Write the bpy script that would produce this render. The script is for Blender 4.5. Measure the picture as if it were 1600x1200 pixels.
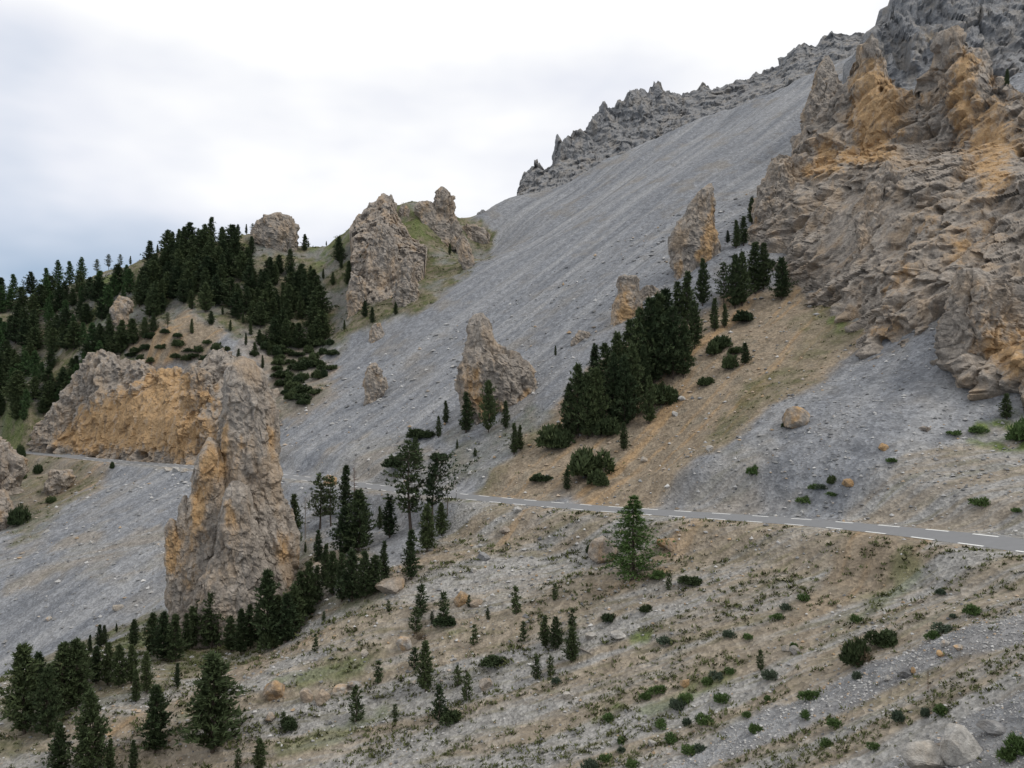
import bpy, math, random
import numpy as np

# ------------------------------------------------------------------ camera, world, sun, exposure
scene = bpy.context.scene
for o in list(bpy.data.objects):
    bpy.data.objects.remove(o)
COL = scene.collection
F = 1190.0                       # focal length in photo pixels (1600 wide)
cam_d = bpy.data.cameras.new('camera')
cam_d.sensor_width = 36.0
cam_d.lens = 36.0 * F / 1600.0
cam_d.clip_start = 0.5
cam_d.clip_end = 20000.0
cam = bpy.data.objects.new('camera', cam_d)
cam.location = (0, 0, 0)
cam.rotation_euler = (math.radians(90), 0, 0)
COL.objects.link(cam)
scene.camera = cam

SUN_EL, SUN_AZ = math.radians(50), math.radians(112)     # azimuth clockwise from +Y
world = bpy.data.worlds.new('World')
scene.world = world
world.use_nodes = True
wn, wl = world.node_tree.nodes, world.node_tree.links
wn.clear()
w_out = wn.new('ShaderNodeOutputWorld')
w_bg = wn.new('ShaderNodeBackground')
sky = wn.new('ShaderNodeTexSky')
sky.sky_type = 'NISHITA'
sky.sun_disc = False
sky.sun_elevation = SUN_EL
sky.sun_rotation = SUN_AZ
sky.altitude = 2300
sk_s = wn.new('ShaderNodeVectorMath'); sk_s.operation = 'SCALE'; sk_s.inputs[3].default_value = 0.10
wl.new(sky.outputs[0], sk_s.inputs[0])
tc = wn.new('ShaderNodeTexCoord')
sep = wn.new('ShaderNodeSeparateXYZ')
wl.new(tc.outputs['Generated'], sep.inputs[0])
mp = wn.new('ShaderNodeMapping'); mp.inputs['Scale'].default_value = (1.0, 1.0, 2.2); mp.inputs['Location'].default_value = (3.1, 0.4, 0.2)
wl.new(tc.outputs['Generated'], mp.inputs[0])
cn = wn.new('ShaderNodeTexNoise'); cn.inputs['Scale'].default_value = 2.6; cn.inputs['Detail'].default_value = 4; cn.inputs['Roughness'].default_value = 0.48; cn.inputs['Distortion'].default_value = 0.0
wl.new(mp.outputs[0], cn.inputs['Vector'])
el = wn.new('ShaderNodeMapRange'); el.inputs[1].default_value = 0.05; el.inputs[2].default_value = 0.42; el.inputs[3].default_value = -0.36; el.inputs[4].default_value = 0.30
wl.new(sep.outputs['Z'], el.inputs[0])
ad = wn.new('ShaderNodeMath'); ad.operation = 'ADD'
wl.new(cn.outputs[0], ad.inputs[0]); wl.new(el.outputs[0], ad.inputs[1])
cr = wn.new('ShaderNodeValToRGB')
cr.color_ramp.elements[0].position = 0.22; cr.color_ramp.elements[0].color = (0.42, 0.53, 0.68, 1)
cr.color_ramp.elements[1].position = 0.70; cr.color_ramp.elements[1].color = (1.08, 1.08, 1.08, 1)
e = cr.color_ramp.elements.new(0.44); e.color = (0.70, 0.76, 0.87, 1)
e = cr.color_ramp.elements.new(0.56); e.color = (0.90, 0.92, 0.985, 1)
wl.new(ad.outputs[0], cr.inputs[0])
mx = wn.new('ShaderNodeMix'); mx.data_type = 'RGBA'; mx.inputs[0].default_value = 0.93
wl.new(sk_s.outputs[0], mx.inputs[6]); wl.new(cr.outputs[0], mx.inputs[7])
wl.new(mx.outputs[2], w_bg.inputs[0])
w_bg.inputs[1].default_value = 1.0
world.cycles.sampling_method = 'NONE'
wl.new(w_bg.outputs[0], w_out.inputs[0])

sun_d = bpy.data.lights.new('sun', 'SUN')
sun_d.energy = 1.5
sun_d.angle = math.radians(12)
sun_d.color = (1.0, 0.96, 0.9)
sun = bpy.data.objects.new('sun', sun_d)
from mathutils import Vector
sdir = Vector((math.sin(SUN_AZ) * math.cos(SUN_EL), math.cos(SUN_AZ) * math.cos(SUN_EL), math.sin(SUN_EL)))
sun.rotation_euler = sdir.to_track_quat('Z', 'Y').to_euler()
sun.location = (60, -40, 200)
COL.objects.link(sun)
scene.view_settings.view_transform = 'Standard'
scene.view_settings.look = 'None'
scene.view_settings.exposure = 0.0
scene.view_settings.gamma = 1.0
scene.cycles.max_bounces = 4
scene.cycles.diffuse_bounces = 3
scene.cycles.glossy_bounces = 1
scene.cycles.transparent_max_bounces = 2

rng = np.random.default_rng(7)
R = random.Random(11)

# ------------------------------------------------------------------ noise (numpy)
def _h(ix, iy, iz, seed):
    h = (ix.astype(np.int64) * 374761393 + iy.astype(np.int64) * 668265263 + iz.astype(np.int64) * 2147483647 + seed * 974634761) & 0xFFFFFFFF
    h = ((h ^ (h >> 13)) * 1274126177) & 0xFFFFFFFF
    h = ((h ^ (h >> 16)) * 2246822519) & 0xFFFFFFFF
    return (h ^ (h >> 15)) & 0xFFFFFFFF
def _f(h):
    return h.astype(np.float64) / 4294967295.0
_G = np.array([[1,1,0],[-1,1,0],[1,-1,0],[-1,-1,0],[1,0,1],[-1,0,1],[1,0,-1],[-1,0,-1],[0,1,1],[0,-1,1],[0,1,-1],[0,-1,-1]], float)
def perlin(P, seed=0):
    P = np.asarray(P, float)
    i = np.floor(P).astype(np.int64); f = P - i
    w = f * f * f * (f * (f * 6 - 15) + 10)
    res = 0
    for dx in (0, 1):
        wx = w[:, 0] if dx else 1 - w[:, 0]
        for dy in (0, 1):
            wy = w[:, 1] if dy else 1 - w[:, 1]
            for dz in (0, 1):
                wz = w[:, 2] if dz else 1 - w[:, 2]
                g = _G[(_h(i[:, 0] + dx, i[:, 1] + dy, i[:, 2] + dz, seed) % 12)]
                d = g[:, 0] * (f[:, 0] - dx) + g[:, 1] * (f[:, 1] - dy) + g[:, 2] * (f[:, 2] - dz)
                res = res + wx * wy * wz * d
    return res
def fbm(P, oct=4, seed=0, gain=0.5, ridged=False):
    P = np.asarray(P, float); a = 1.0; s = 0; t = 0
    for k in range(oct):
        n = perlin(P * (2.03 ** k) + k * 17.3, seed + k)
        if ridged:
            n = 0.6 - 2.0 * np.abs(n)
        s = s + a * n; t += a; a *= gain
    return s / t
def worley(P, seed=0):
    """F1, F2-F1 and a random value of the nearest cell"""
    P = np.asarray(P, float)
    i = np.floor(P).astype(np.int64)
    f1 = np.full(len(P), 9.0); f2 = np.full(len(P), 9.0); cid = np.zeros(len(P))
    for dx in (-1, 0, 1):
        for dy in (-1, 0, 1):
            for dz in (-1, 0, 1):
                a, b, c = i[:, 0] + dx, i[:, 1] + dy, i[:, 2] + dz
                h = _h(a, b, c, seed)
                fx = a + _f(h) - P[:, 0]
                fy = b + _f(_h(a, b, c, seed + 91)) - P[:, 1]
                fz = c + _f(_h(a, b, c, seed + 173)) - P[:, 2]
                d = np.sqrt(fx * fx + fy * fy + fz * fz)
                m = d < f1
                f2 = np.where(m, f1, np.minimum(f2, d))
                cid = np.where(m, _f(_h(a, b, c, seed + 311)), cid)
                f1 = np.where(m, d, f1)
    return f1, f2 - f1, cid
def smooth(a, b, x):
    t = np.clip((x - a) / (b - a), 0, 1)
    return t * t * (3 - 2 * t)

# ------------------------------------------------------------------ pixels <-> world (the camera sits at the origin and looks along +Y)
def uv(px, py):
    return (px - 800.0) / F, (600.0 - py) / F
def W(px, py, Y):
    u, v = uv(px, py)
    return np.array([u * Y, Y, v * Y])

# ------------------------------------------------------------------ mesh helpers
def mesh_from(name, V, Q, smooth_shade=False):
    """V (n,3); Q int array (m,3) or (m,4)"""
    me = bpy.data.meshes.new(name)
    V = np.asarray(V, np.float32); Q = np.asarray(Q, np.int32)
    k = Q.shape[1]
    me.vertices.add(len(V)); me.vertices.foreach_set('co', V.ravel())
    me.loops.add(Q.size); me.loops.foreach_set('vertex_index', Q.ravel())
    me.polygons.add(len(Q))
    me.polygons.foreach_set('loop_start', np.arange(0, Q.size, k, dtype=np.int32))
    me.polygons.foreach_set('use_smooth', np.full(len(Q), smooth_shade, dtype=bool))
    me.update(calc_edges=True)
    me.validate()
    return me
def attr(me, name, data):
    data = np.asarray(data, np.float32)
    if data.ndim == 1:
        a = me.attributes.new(name, 'FLOAT', 'POINT'); a.data.foreach_set('value', data)
    else:
        a = me.attributes.new(name, 'FLOAT_COLOR', 'POINT'); a.data.foreach_set('color', data.ravel())
def link(name, me, mat=None, parent=None, loc=None):
    o = bpy.data.objects.new(name, me)
    COL.objects.link(o)
    if mat is not None and me is not None and len(me.materials) == 0:
        me.materials.append(mat)
    if parent is not None:
        o.parent = parent
    if loc is not None:
        o.location = loc
    return o
def tag(o, label=None, cat=None, group=None, kind=None):
    if label: o['label'] = label
    if cat: o['category'] = cat
    if group: o['group'] = group
    if kind: o['kind'] = kind
    return o
def grid_quads(nr, nc, wrap=False):
    r = np.arange(nr - 1)[:, None]; c = np.arange(nc if wrap else nc - 1)[None, :]
    c2 = (c + 1) % nc
    a = r * nc + c; b = r * nc + c2; d = (r + 1) * nc + c2; e_ = (r + 1) * nc + c
    return np.stack([a, b, d, e_], -1).reshape(-1, 4)

# ------------------------------------------------------------------ materials
def nodes_of(m):
    m.use_nodes = True
    return m.node_tree.nodes, m.node_tree.links
class NT:
    def __init__(self, name):
        self.m = bpy.data.materials.new(name)
        self.n, self.l = nodes_of(self.m)
        self.b = self.n['Principled BSDF']
        self.b.inputs['Roughness'].default_value = 0.9
        self.b.inputs['Specular IOR Level'].default_value = 0.15
        self.pos = self.n.new('ShaderNodeNewGeometry').outputs['Position']
    def node(self, t, **k):
        n = self.n.new(t)
        for a, v in k.items(): setattr(n, a, v)
        return n
    def noise(self, scale, detail=4, rough=0.55, vec=None, mapscale=None, rot=None):
        v = vec or self.pos
        if mapscale or rot:
            mp_ = self.n.new('ShaderNodeMapping')
            if rot: mp_.inputs['Rotation'].default_value = rot
            self.l.new(v, mp_.inputs[0]); v = mp_.outputs[0]
            if mapscale:
                m2 = self.n.new('ShaderNodeVectorMath'); m2.operation = 'MULTIPLY'; m2.inputs[1].default_value = mapscale
                self.l.new(v, m2.inputs[0]); v = m2.outputs[0]
        n = self.n.new('ShaderNodeTexNoise')
        n.inputs['Scale'].default_value = scale; n.inputs['Detail'].default_value = detail; n.inputs['Roughness'].default_value = rough
        self.l.new(v, n.inputs['Vector'])
        return n.outputs[0]
    def voro(self, scale, feature='F1', out='Color', vec=None, rnd=1.0):
        n = self.n.new('ShaderNodeTexVoronoi'); n.feature = feature
        n.inputs['Scale'].default_value = scale; n.inputs['Randomness'].default_value = rnd
        self.l.new(vec or self.pos, n.inputs['Vector'])
        return n.outputs[out]
    def ramp(self, x, lo, hi, a=0.0, b=1.0):
        n = self.n.new('ShaderNodeMapRange'); n.interpolation_type = 'SMOOTHSTEP'
        n.inputs[1].default_value = lo; n.inputs[2].default_value = hi; n.inputs[3].default_value = a; n.inputs[4].default_value = b
        self.l.new(x, n.inputs[0]); return n.outputs[0]
    def math(self, op, a, b=None):
        n = self.n.new('ShaderNodeMath'); n.operation = op
        for k, x in ((0, a), (1, b)):
            if x is None: continue
            if isinstance(x, (int, float)): n.inputs[k].default_value = x
            else: self.l.new(x, n.inputs[k])
        return n.outputs[0]
    def mix(self, f, a, b, mode='MIX'):
        n = self.n.new('ShaderNodeMix'); n.data_type = 'RGBA'; n.blend_type = mode
        for k, x in ((0, f), (6, a), (7, b)):
            if isinstance(x, (int, float)): n.inputs[k].default_value = x
            elif isinstance(x, tuple): n.inputs[k].default_value = x + (1,)
            else: self.l.new(x, n.inputs[k])
        return n.outputs[2]
    def attr(self, name, out='Fac'):
        n = self.n.new('ShaderNodeAttribute'); n.attribute_name = name
        return n.outputs[out]
    def bump(self, h, strength, dist, prev=None):
        n = self.n.new('ShaderNodeBump'); n.inputs['Strength'].default_value = strength; n.inputs['Distance'].default_value = dist
        self.l.new(h, n.inputs['Height'])
        if prev is not None: self.l.new(prev, n.inputs['Normal'])
        return n.outputs[0]
    def done(self, col, normal=None, rough=None):
        if isinstance(col, tuple): self.b.inputs['Base Color'].default_value = col + (1,)
        else: self.l.new(col, self.b.inputs['Base Color'])
        if normal is not None: self.l.new(normal, self.b.inputs['Normal'])
        if rough is not None: self.b.inputs['Roughness'].default_value = rough
        return self.m

def make_terrain_mat():
    t = NT('terrain_ground')
    z = t.n.new('ShaderNodeSeparateColor'); t.l.new(t.attr('zone', 'Color'), z.inputs[0])
    w_tan, w_or, w_veg = z.outputs
    w_green = t.attr('green')
    n1 = t.noise(0.05, 3, 0.6); n2 = t.noise(0.45, 5, 0.65); n3 = t.noise(2.6, 3, 0.7)
    # scree: cool grey shingle, with finer brown silt patches and streaks along the fall line
    streak = t.noise(0.055, 5, 0.62, mapscale=(0.16, 2.2, 0.02), rot=(0, 0, math.radians(-41)))
    grey = t.mix(t.ramp(n2, 0.3, 0.72), (0.150, 0.157, 0.171), (0.235, 0.242, 0.257))
    grey = t.mix(t.math('MULTIPLY', t.ramp(streak, 0.40, 0.66), 0.85), grey, (0.285, 0.286, 0.290))
    streak2 = t.noise(0.12, 4, 0.6, mapscale=(0.14, 1.7, 0.02), rot=(0, 0, math.radians(-41)))
    grey = t.mix(t.math('MULTIPLY', t.ramp(streak2, 0.52, 0.70), 0.6), grey, (0.130, 0.136, 0.148))
    grey = t.mix(t.math('MULTIPLY', t.ramp(n1, 0.52, 0.70), 0.55), grey, (0.205, 0.184, 0.156))
    # foreground slope: pebbles over pale earth, in strips that run down the slope (-X)
    fs = t.noise(0.13, 4, 0.62, mapscale=(0.16, 1.5, 0.03), rot=(0, 0, math.radians(9.2)))
    fs2 = t.noise(0.55, 4, 0.62, mapscale=(0.30, 1.5, 0.05), rot=(0, 0, math.radians(9.2)))
    earth = t.mix(t.ramp(n2, 0.35, 0.7), (0.232, 0.194, 0.147), (0.318, 0.272, 0.214))
    peb = t.mix(t.ramp(n3, 0.3, 0.7), (0.215, 0.208, 0.196), (0.345, 0.334, 0.316))
    tan = t.mix(t.ramp(fs, 0.44, 0.58), peb, earth)
    tan = t.mix(t.math('MULTIPLY', t.ramp(fs2, 0.50, 0.66), 0.55), tan, (0.150, 0.138, 0.082))
    orange = t.mix(t.ramp(n2, 0.3, 0.7), (0.205, 0.164, 0.118), (0.285, 0.232, 0.172))
    orange = t.mix(t.math('MULTIPLY', t.ramp(t.noise(0.22, 5, 0.6), 0.48, 0.66), 0.75), orange, (0.205, 0.178, 0.138))
    orange = t.mix(t.math('MULTIPLY', t.ramp(t.noise(0.13, 4, 0.6, mapscale=(0.2, 1.6, 0.03), rot=(0, 0, math.radians(-41))), 0.50, 0.66), 0.85), orange, (0.340, 0.228, 0.125))
    veg = t.mix(t.ramp(t.noise(0.28, 5, 0.65), 0.40, 0.62), (0.180, 0.156, 0.108), (0.085, 0.092, 0.040))
    green = t.mix(t.ramp(n3, 0.3, 0.7), (0.070, 0.105, 0.028), (0.140, 0.170, 0.060))
    col = t.mix(w_tan, grey, tan)
    col = t.mix(w_or, col, orange)
    col = t.mix(w_veg, col, veg)
    col = t.mix(w_green, col, green)
    # single stones: a random tint for each cell
    vc = t.n.new('ShaderNodeSeparateColor'); t.l.new(t.voro(2.4), vc.inputs[0])
    st = t.ramp(vc.outputs[0], 0.0, 1.0, 0.82, 1.18)
    col = t.mix(1.0, col, st, 'MULTIPLY')
    vc3 = t.n.new('ShaderNodeSeparateColor'); t.l.new(t.voro(0.85), vc3.inputs[0])
    col = t.mix(1.0, col, t.ramp(vc3.outputs[2], 0.0, 1.0, 0.88, 1.12), 'MULTIPLY')
    hb = t.math('ADD', t.math('MULTIPLY', t.voro(2.4, out='Distance'), 0.3), t.math('MULTIPLY', t.noise(1.6, 4, 0.7), 0.5))
    nb = t.bump(hb, 0.7, 0.5)
    return t.done(col, nb, 0.95)

def make_rock_mat(name, grey1, grey2, tan, orange, vert=0.45):
    t = NT(name)
    w = t.attr('orange')
    n1 = t.noise(0.16, 6, 0.62, mapscale=(1, 1, vert)); n2 = t.noise(0.9, 6, 0.66); n3 = t.noise(3.0, 4, 0.7)
    g = t.mix(t.ramp(n2, 0.30, 0.72), grey1, grey2)
    g = t.mix(t.ramp(n1, 0.45, 0.66), g, tan)
    o = t.mix(t.ramp(n2, 0.3, 0.75), orange, tuple(c * f for c, f in zip(orange, (1.18, 1.25, 1.35))))
    ow = t.ramp(t.math('ADD', w, t.math('MULTIPLY', t.math('SUBTRACT', t.noise(0.33, 6, 0.68, mapscale=(1, 1, 0.6)), 0.5), 1.6)), 0.30, 0.72)
    c = t.mix(ow, g, o)
    stain = t.noise(0.30, 5, 0.65, mapscale=(1.3, 1.3, 0.30))
    c = t.mix(t.math('MULTIPLY', t.ramp(stain, 0.52, 0.68), 0.55), c, tuple(x * 0.52 for x in grey1))
    c = t.mix(t.math('MULTIPLY', t.ramp(stain, 0.46, 0.32), 0.45), c, tuple(min(1, x * 1.12) for x in grey2))
    c = t.mix(1.0, c, t.ramp(n3, 0.2, 0.8, 0.72, 1.28), 'MULTIPLY')
    hb = t.math('ADD', t.math('MULTIPLY', t.voro(0.9, out='Distance'), 0.35), t.noise(0.9, 5, 0.7))
    nb = t.bump(hb, 0.5, 0.9)
    return t.done(c, nb, 0.95)

M_TERRAIN = make_terrain_mat()
M_ROCK = make_rock_mat('limestone_tan', (0.195, 0.172, 0.150), (0.372, 0.328, 0.282), (0.345, 0.268, 0.195), (0.372, 0.238, 0.122))
M_RIDGE = make_rock_mat('limestone_grey', (0.165, 0.166, 0.172), (0.285, 0.282, 0.280), (0.255, 0.236, 0.215), (0.33, 0.255, 0.17))
M_PALE = make_rock_mat('limestone_pale', (0.300, 0.290, 0.275), (0.440, 0.425, 0.400), (0.38, 0.33, 0.27), (0.42, 0.27, 0.14))

def leaf_mat(name, c1, c2, rough=0.75):
    t = NT(name)
    oi = t.n.new('ShaderNodeObjectInfo')
    f = t.math('ADD', t.math('MULTIPLY', oi.outputs['Random'], 0.62), t.math('MULTIPLY', t.noise(0.9, 3), 0.38))
    c = t.mix(f, c1, c2)
    return t.done(c, None, rough)
M_PINE = leaf_mat('pine_needles', (0.018, 0.034, 0.017), (0.084, 0.108, 0.046))
M_LARCH = leaf_mat('larch_needles', (0.052, 0.098, 0.028), (0.085, 0.140, 0.042))
M_FARLARCH = leaf_mat('pale_conifer_needles', (0.042, 0.080, 0.030), (0.065, 0.110, 0.042))
M_SHRUB = leaf_mat('shrub_leaves', (0.060, 0.105, 0.034), (0.105, 0.155, 0.055))
M_BLUESHRUB = leaf_mat('grey_green_leaves', (0.060, 0.085, 0.058), (0.095, 0.120, 0.082))
M_DRY = leaf_mat('dry_twigs', (0.095, 0.070, 0.046), (0.135, 0.105, 0.070))
M_GRASS = leaf_mat('slope_grass', (0.060, 0.072, 0.028), (0.115, 0.118, 0.052))
def flat_mat(name, c, rough=0.9, var=0.25, sc=3.0):
    t = NT(name)
    cc = t.mix(t.noise(sc, 5, 0.6), tuple(x * (1 - var) for x in c), tuple(x * (1 + var) for x in c))
    return t.done(cc, t.bump(t.noise(sc * 4, 3), 0.3, 0.02), rough)
M_BARK = flat_mat('bark', (0.085, 0.068, 0.055))
M_DEADWOOD = flat_mat('bleached_wood', (0.26, 0.235, 0.21))
M_DEADRED = flat_mat('dead_red_twigs', (0.12, 0.075, 0.058))
M_ASPHALT = flat_mat('asphalt', (0.205, 0.208, 0.215), 0.85, 0.12, 0.8)
M_PAINT = flat_mat('road_paint', (0.74, 0.74, 0.72), 0.6, 0.14, 1.5)
M_METAL = flat_mat('galvanised_steel', (0.20, 0.20, 0.20), 0.6, 0.2)
def stone_mat():
    t = NT('loose_stones')
    c = t.mix(t.attr('tint'), (0.120, 0.122, 0.126), (0.52, 0.51, 0.495))
    c = t.mix(t.attr('warm'), c, (0.40, 0.275, 0.155))
    return t.done(c, t.bump(t.noise(6, 4), 0.4, 0.05), 0.95)
M_STONE = stone_mat()

# ------------------------------------------------------------------ terrain height field
ROAD_PX = [(1800, 880, 72), (1600, 851, 82), (1500, 840, 89), (1395, 827, 98), (1250, 815, 109), (1050, 802, 122), (950, 796, 129), (850, 788, 138), (735, 777, 150),
           (600, 763, 175), (520, 752, 193), (440, 744, 214), (350, 735, 240), (300, 730, 252), (180, 721, 290), (100, 713, 312), (40, 707, 330), (-40, 702, 350)]
def S(px, py):
    u, v = uv(px, py)
    return 83.75 / (0.465 * u + 0.409 - v)
CP = []          # (X, Y, z)
def cp(*pts):
    for p in pts:
        px, py = p[0], p[1]
        CP.append(W(px, py, p[2] if len(p) > 2 else S(px, py)))
for p in ROAD_PX: cp(p)
# foreground slope
cp((1600, 1200, 48), (1800, 1100, 44), (1400, 1200, 56), (1200, 1200, 65), (1000, 1200, 75), (800, 1200, 85), (600, 1200, 93), (400, 1200, 100), (200, 1200, 105), (0, 1200, 108),
   (1600, 1000, 62), (1400, 1000, 75), (1200, 1000, 87), (1000, 1000, 97), (800, 1000, 107), (600, 1050, 110), (400, 1080, 113), (200, 1100, 115), (0, 1130, 117),
   (1600, 900, 76), (1400, 880, 91), (1200, 880, 101), (990, 905, 108), (800, 880, 124), (1100, 840, 114), (900, 840, 126), (640, 905, 127), (600, 945, 122), (440, 1005, 128), (300, 1050, 124),
   (640, 860, 137), (700, 830, 142), (540, 930, 131), (-150, 1130, 117))
# gully left of the road bend and the rib that carries the pinnacle
cp((530, 850, 152), (480, 830, 165), (600, 820, 160), (380, 990, 144), (280, 985, 148), (180, 1010, 142), (60, 1060, 138), (-80, 1080, 135), (470, 900, 146), (300, 1010, 138))
# shingle below the far road
cp((250, 925, 176), (120, 990, 170), (0, 1050, 166), (-120, 1090, 160), (150, 900, 190), (0, 960, 190), (200, 840, 207), (60, 880, 208), (220, 780, 232), (100, 810, 238), (-60, 880, 222), (430, 790, 190), (250, 740, 255), (180, 745, 268))
# brown bank at the left under the far road
cp((120, 760, 277), (60, 740, 300), (20, 800, 262), (40, 760, 285), (-60, 760, 290))
# big scree
for p in [(560, 700), (500, 690), (640, 650), (700, 700), (600, 600), (700, 560), (640, 540), (760, 450), (800, 400), (900, 300), (950, 400), (880, 470), (1000, 260), (1000, 350), (1100, 300),
          (1100, 200), (1200, 180), (1150, 250), (850, 540), (800, 600), (760, 660), (720, 400), (540, 560), (500, 600), (460, 660), (830, 345), (1240, 140)]:
    cp(p)
# orange slope and its ridge, near scree cone
cp((845, 640, 178), (900, 600, 181), (960, 505, 210), (1060, 440, 216), (1130, 400, 215), (1200, 440, 200), (1250, 455, 192), (1000, 650, 163), (1100, 550, 178), (1180, 500, 186),
   (1000, 745, 141), (900, 740, 150), (900, 690, 160), (800, 730, 160), (780, 690, 175), (1290, 480, 175), (1350, 550, 150), (1200, 640, 138), (1100, 720, 131), (1020, 775, 127),
   (1480, 490, 141), (1420, 530, 145), (1250, 700, 122), (1400, 700, 112), (1350, 620, 130), (1500, 600, 124), (1600, 650, 113), (1600, 750, 98), (1450, 780, 101), (1750, 700, 98), (1600, 800, 88))
# land under the right-hand cliff and behind it
for X, Y, z in [(110, 150, 25), (140, 140, 30), (95, 180, 25), (120, 210, 45), (130, 250, 80), (170, 190, 50), (170, 260, 104), (135, 270, 78), (150, 300, 95), (200, 320, 135), (105, 230, 50), (150, 110, 15), (130, 85, -3), (240, 240, 115), (300, 330, 180)]:
    CP.append(np.array([X, Y, z]))
for px, py, Y in [(60, 708, 334), (100, 712, 322), (140, 717, 311), (180, 721, 301), (220, 724, 289), (260, 727, 277), (300, 729, 265), (350, 733, 253)]:
    q = W(px, py, Y); CP.append(q + np.array([1.0, 3.0, 0.0])); CP.append(q + np.array([3.0, 12.0, 1.5]))
# land behind the left orange face, the wooded hill and its crest
cp((60, 690, 345), (180, 640, 330), (300, 640, 295), (400, 660, 270), (290, 495, 330), (230, 560, 318), (160, 560, 330), (370, 560, 310), (340, 520, 325), (430, 560, 318), (460, 520, 335), (430, 620, 285),
   (400, 460, 365), (300, 440, 380), (330, 380, 410), (400, 365, 415), (250, 395, 415), (440, 380, 405), (500, 470, 360), (520, 520, 335), (470, 385, 415), (530, 375, 415), (500, 410, 392), (560, 345, 405), (620, 322, 405), (690, 335, 405),
   (640, 420, 365), (700, 400, 375), (745, 360, 420), (580, 460, 345), (540, 500, 335), (600, 380, 380),
   (210, 412, 430), (160, 428, 440), (100, 450, 440), (0, 470, 440), (-100, 480, 440), (200, 500, 370), (100, 540, 380), (0, 570, 385), (0, 640, 350), (-100, 620, 370), (120, 600, 350), (40, 650, 345))
# crest of the great slope, under the crags; then the far side falls away
CREST = [(770, 326, 462), (820, 312, 470), (870, 297, 473), (920, 268, 474), (1000, 230, 470), (1050, 205, 466), (1100, 182, 462), (1150, 166, 456), (1200, 148, 450), (1250, 122, 447), (1300, 106, 446), (1380, 76, 446)]
cp(*CREST)
for p in CREST:
    q = W(*p); CP.append(q + np.array([4, 16, -3])); CP.append(q + np.array([8, 50, -22]))
for px, py, Y in [(0, 470, 440), (100, 450, 440), (210, 412, 430), (330, 380, 410), (440, 380, 405), (530, 375, 415), (620, 322, 405), (745, 360, 420), (770, 326, 470), (820, 312, 485), (1000, 230, 500), (1200, 148, 500), (1380, 76, 480), (-100, 480, 440)]:
    p = W(px, py, Y)
    CP.append(np.array([p[0] * 1.1, Y + 70, p[2] - 40])); CP.append(np.array([p[0] * 1.4, Y + 260, p[2] - 190]))
# shelf the camera stands on
for X, Y, z in [(0, 0, -1.7), (30, 0, 4), (-30, 0, -14), (6, 8, -6.5), (13, 20, -13), (20, 30, -19), (28, 42, -24), (0, 30, -24), (0, 55, -36), (-20, 30, -30), (40, 28, -12), (-60, 40, -48), (75, 30, 4), (100, 60, 2), (-100, 60, -60), (-150, 110, -66), (-230, 200, -70), (120, 20, 25)]:
    CP.append(np.array([X, Y, z]))
CP = np.array(CP)
SC = 100.0
def tps_k(r2):
    return np.where(r2 > 1e-12, 0.5 * r2 * np.log(np.maximum(r2, 1e-12)), 0)
def tps_fit(P, lam):
    xy = P[:, :2] / SC; n = len(P)
    A = np.zeros((n + 3, n + 3))
    d2 = ((xy[:, None] - xy[None]) ** 2).sum(-1)
    A[:n, :n] = tps_k(d2) + lam * np.eye(n)
    A[:n, n] = 1; A[:n, n + 1:] = xy; A[n, :n] = 1; A[n + 1:, :n] = xy.T
    return np.linalg.solve(A, np.concatenate([P[:, 2], np.zeros(3)]))
TPW = tps_fit(CP, 0.0004)
def tps_eval(X, Y):
    out = np.zeros(X.size); x = X.ravel() / SC; y = Y.ravel() / SC; n = len(CP)
    cx, cy = CP[:, 0] / SC, CP[:, 1] / SC
    for a in range(0, x.size, 20000):
        s = slice(a, a + 20000)
        out[s] = tps_k((x[s, None] - cx) ** 2 + (y[s, None] - cy) ** 2) @ TPW[:n] + TPW[n] + TPW[n + 1] * x[s] + TPW[n + 2] * y[s]
    return out.reshape(X.shape)

YS = np.concatenate([np.linspace(0.5, 30, 14)[:-1], np.exp(np.linspace(math.log(30), math.log(560), 650))[:-1], np.linspace(560, 900, 24)])
US = np.concatenate([np.linspace(-1.5, -0.80, 40)[:-1], np.linspace(-0.80, 0.80, 570)[:-1], np.linspace(0.80, 1.5, 40)])
NR, NC = len(YS), len(US)
# smooth field on a coarser set of rows and columns, then refined
ri = np.unique(np.concatenate([np.arange(0, NR, 4), [NR - 1]])); ci = np.unique(np.concatenate([np.arange(0, NC, 4), [NC - 1]]))
Zc = tps_eval(US[None, ci] * YS[ri, None], np.broadcast_to(YS[ri, None], (len(ri), len(ci))).copy())
tmp = np.array([np.interp(US, US[ci], row) for row in Zc])
Zg = np.array([np.interp(YS, YS[ri], tmp[:, k]) for k in range(NC)]).T
Xg = US[None, :] * YS[:, None]; Yg = np.broadcast_to(YS[:, None], Xg.shape).copy()
PX = 800 + F * Xg / Yg
PY = 600 - F * Zg / Yg

# road centre line in the world
rc = np.array([W(*p) for p in ROAD_PX])
tt = np.concatenate([[0], np.cumsum(np.linalg.norm(np.diff(rc[:, :2], axis=0), axis=1))])
ss = np.arange(0, tt[-1], 0.5)
ROAD = np.stack([np.interp(ss, tt, rc[:, k]) for k in range(3)], 1)
kk = np.ones(61) / 61.0
for k in range(3):
    pad = np.concatenate([2 * ROAD[0, k] - ROAD[30:0:-1, k], ROAD[:, k], 2 * ROAD[-1, k] - ROAD[-2:-32:-1, k]])
    ROAD[:, k] = np.convolve(pad, kk, 'valid')
rt = np.gradient(ROAD[:, :2], axis=0); rt /= np.linalg.norm(rt, axis=1)[:, None]
rn = np.stack([rt[:, 1], -rt[:, 0]], 1)          # points to the uphill (far right) side
RW = 2.75
bank = 0.075 * smooth(110, 85, ROAD[:, 1]) + 0.02

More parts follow.
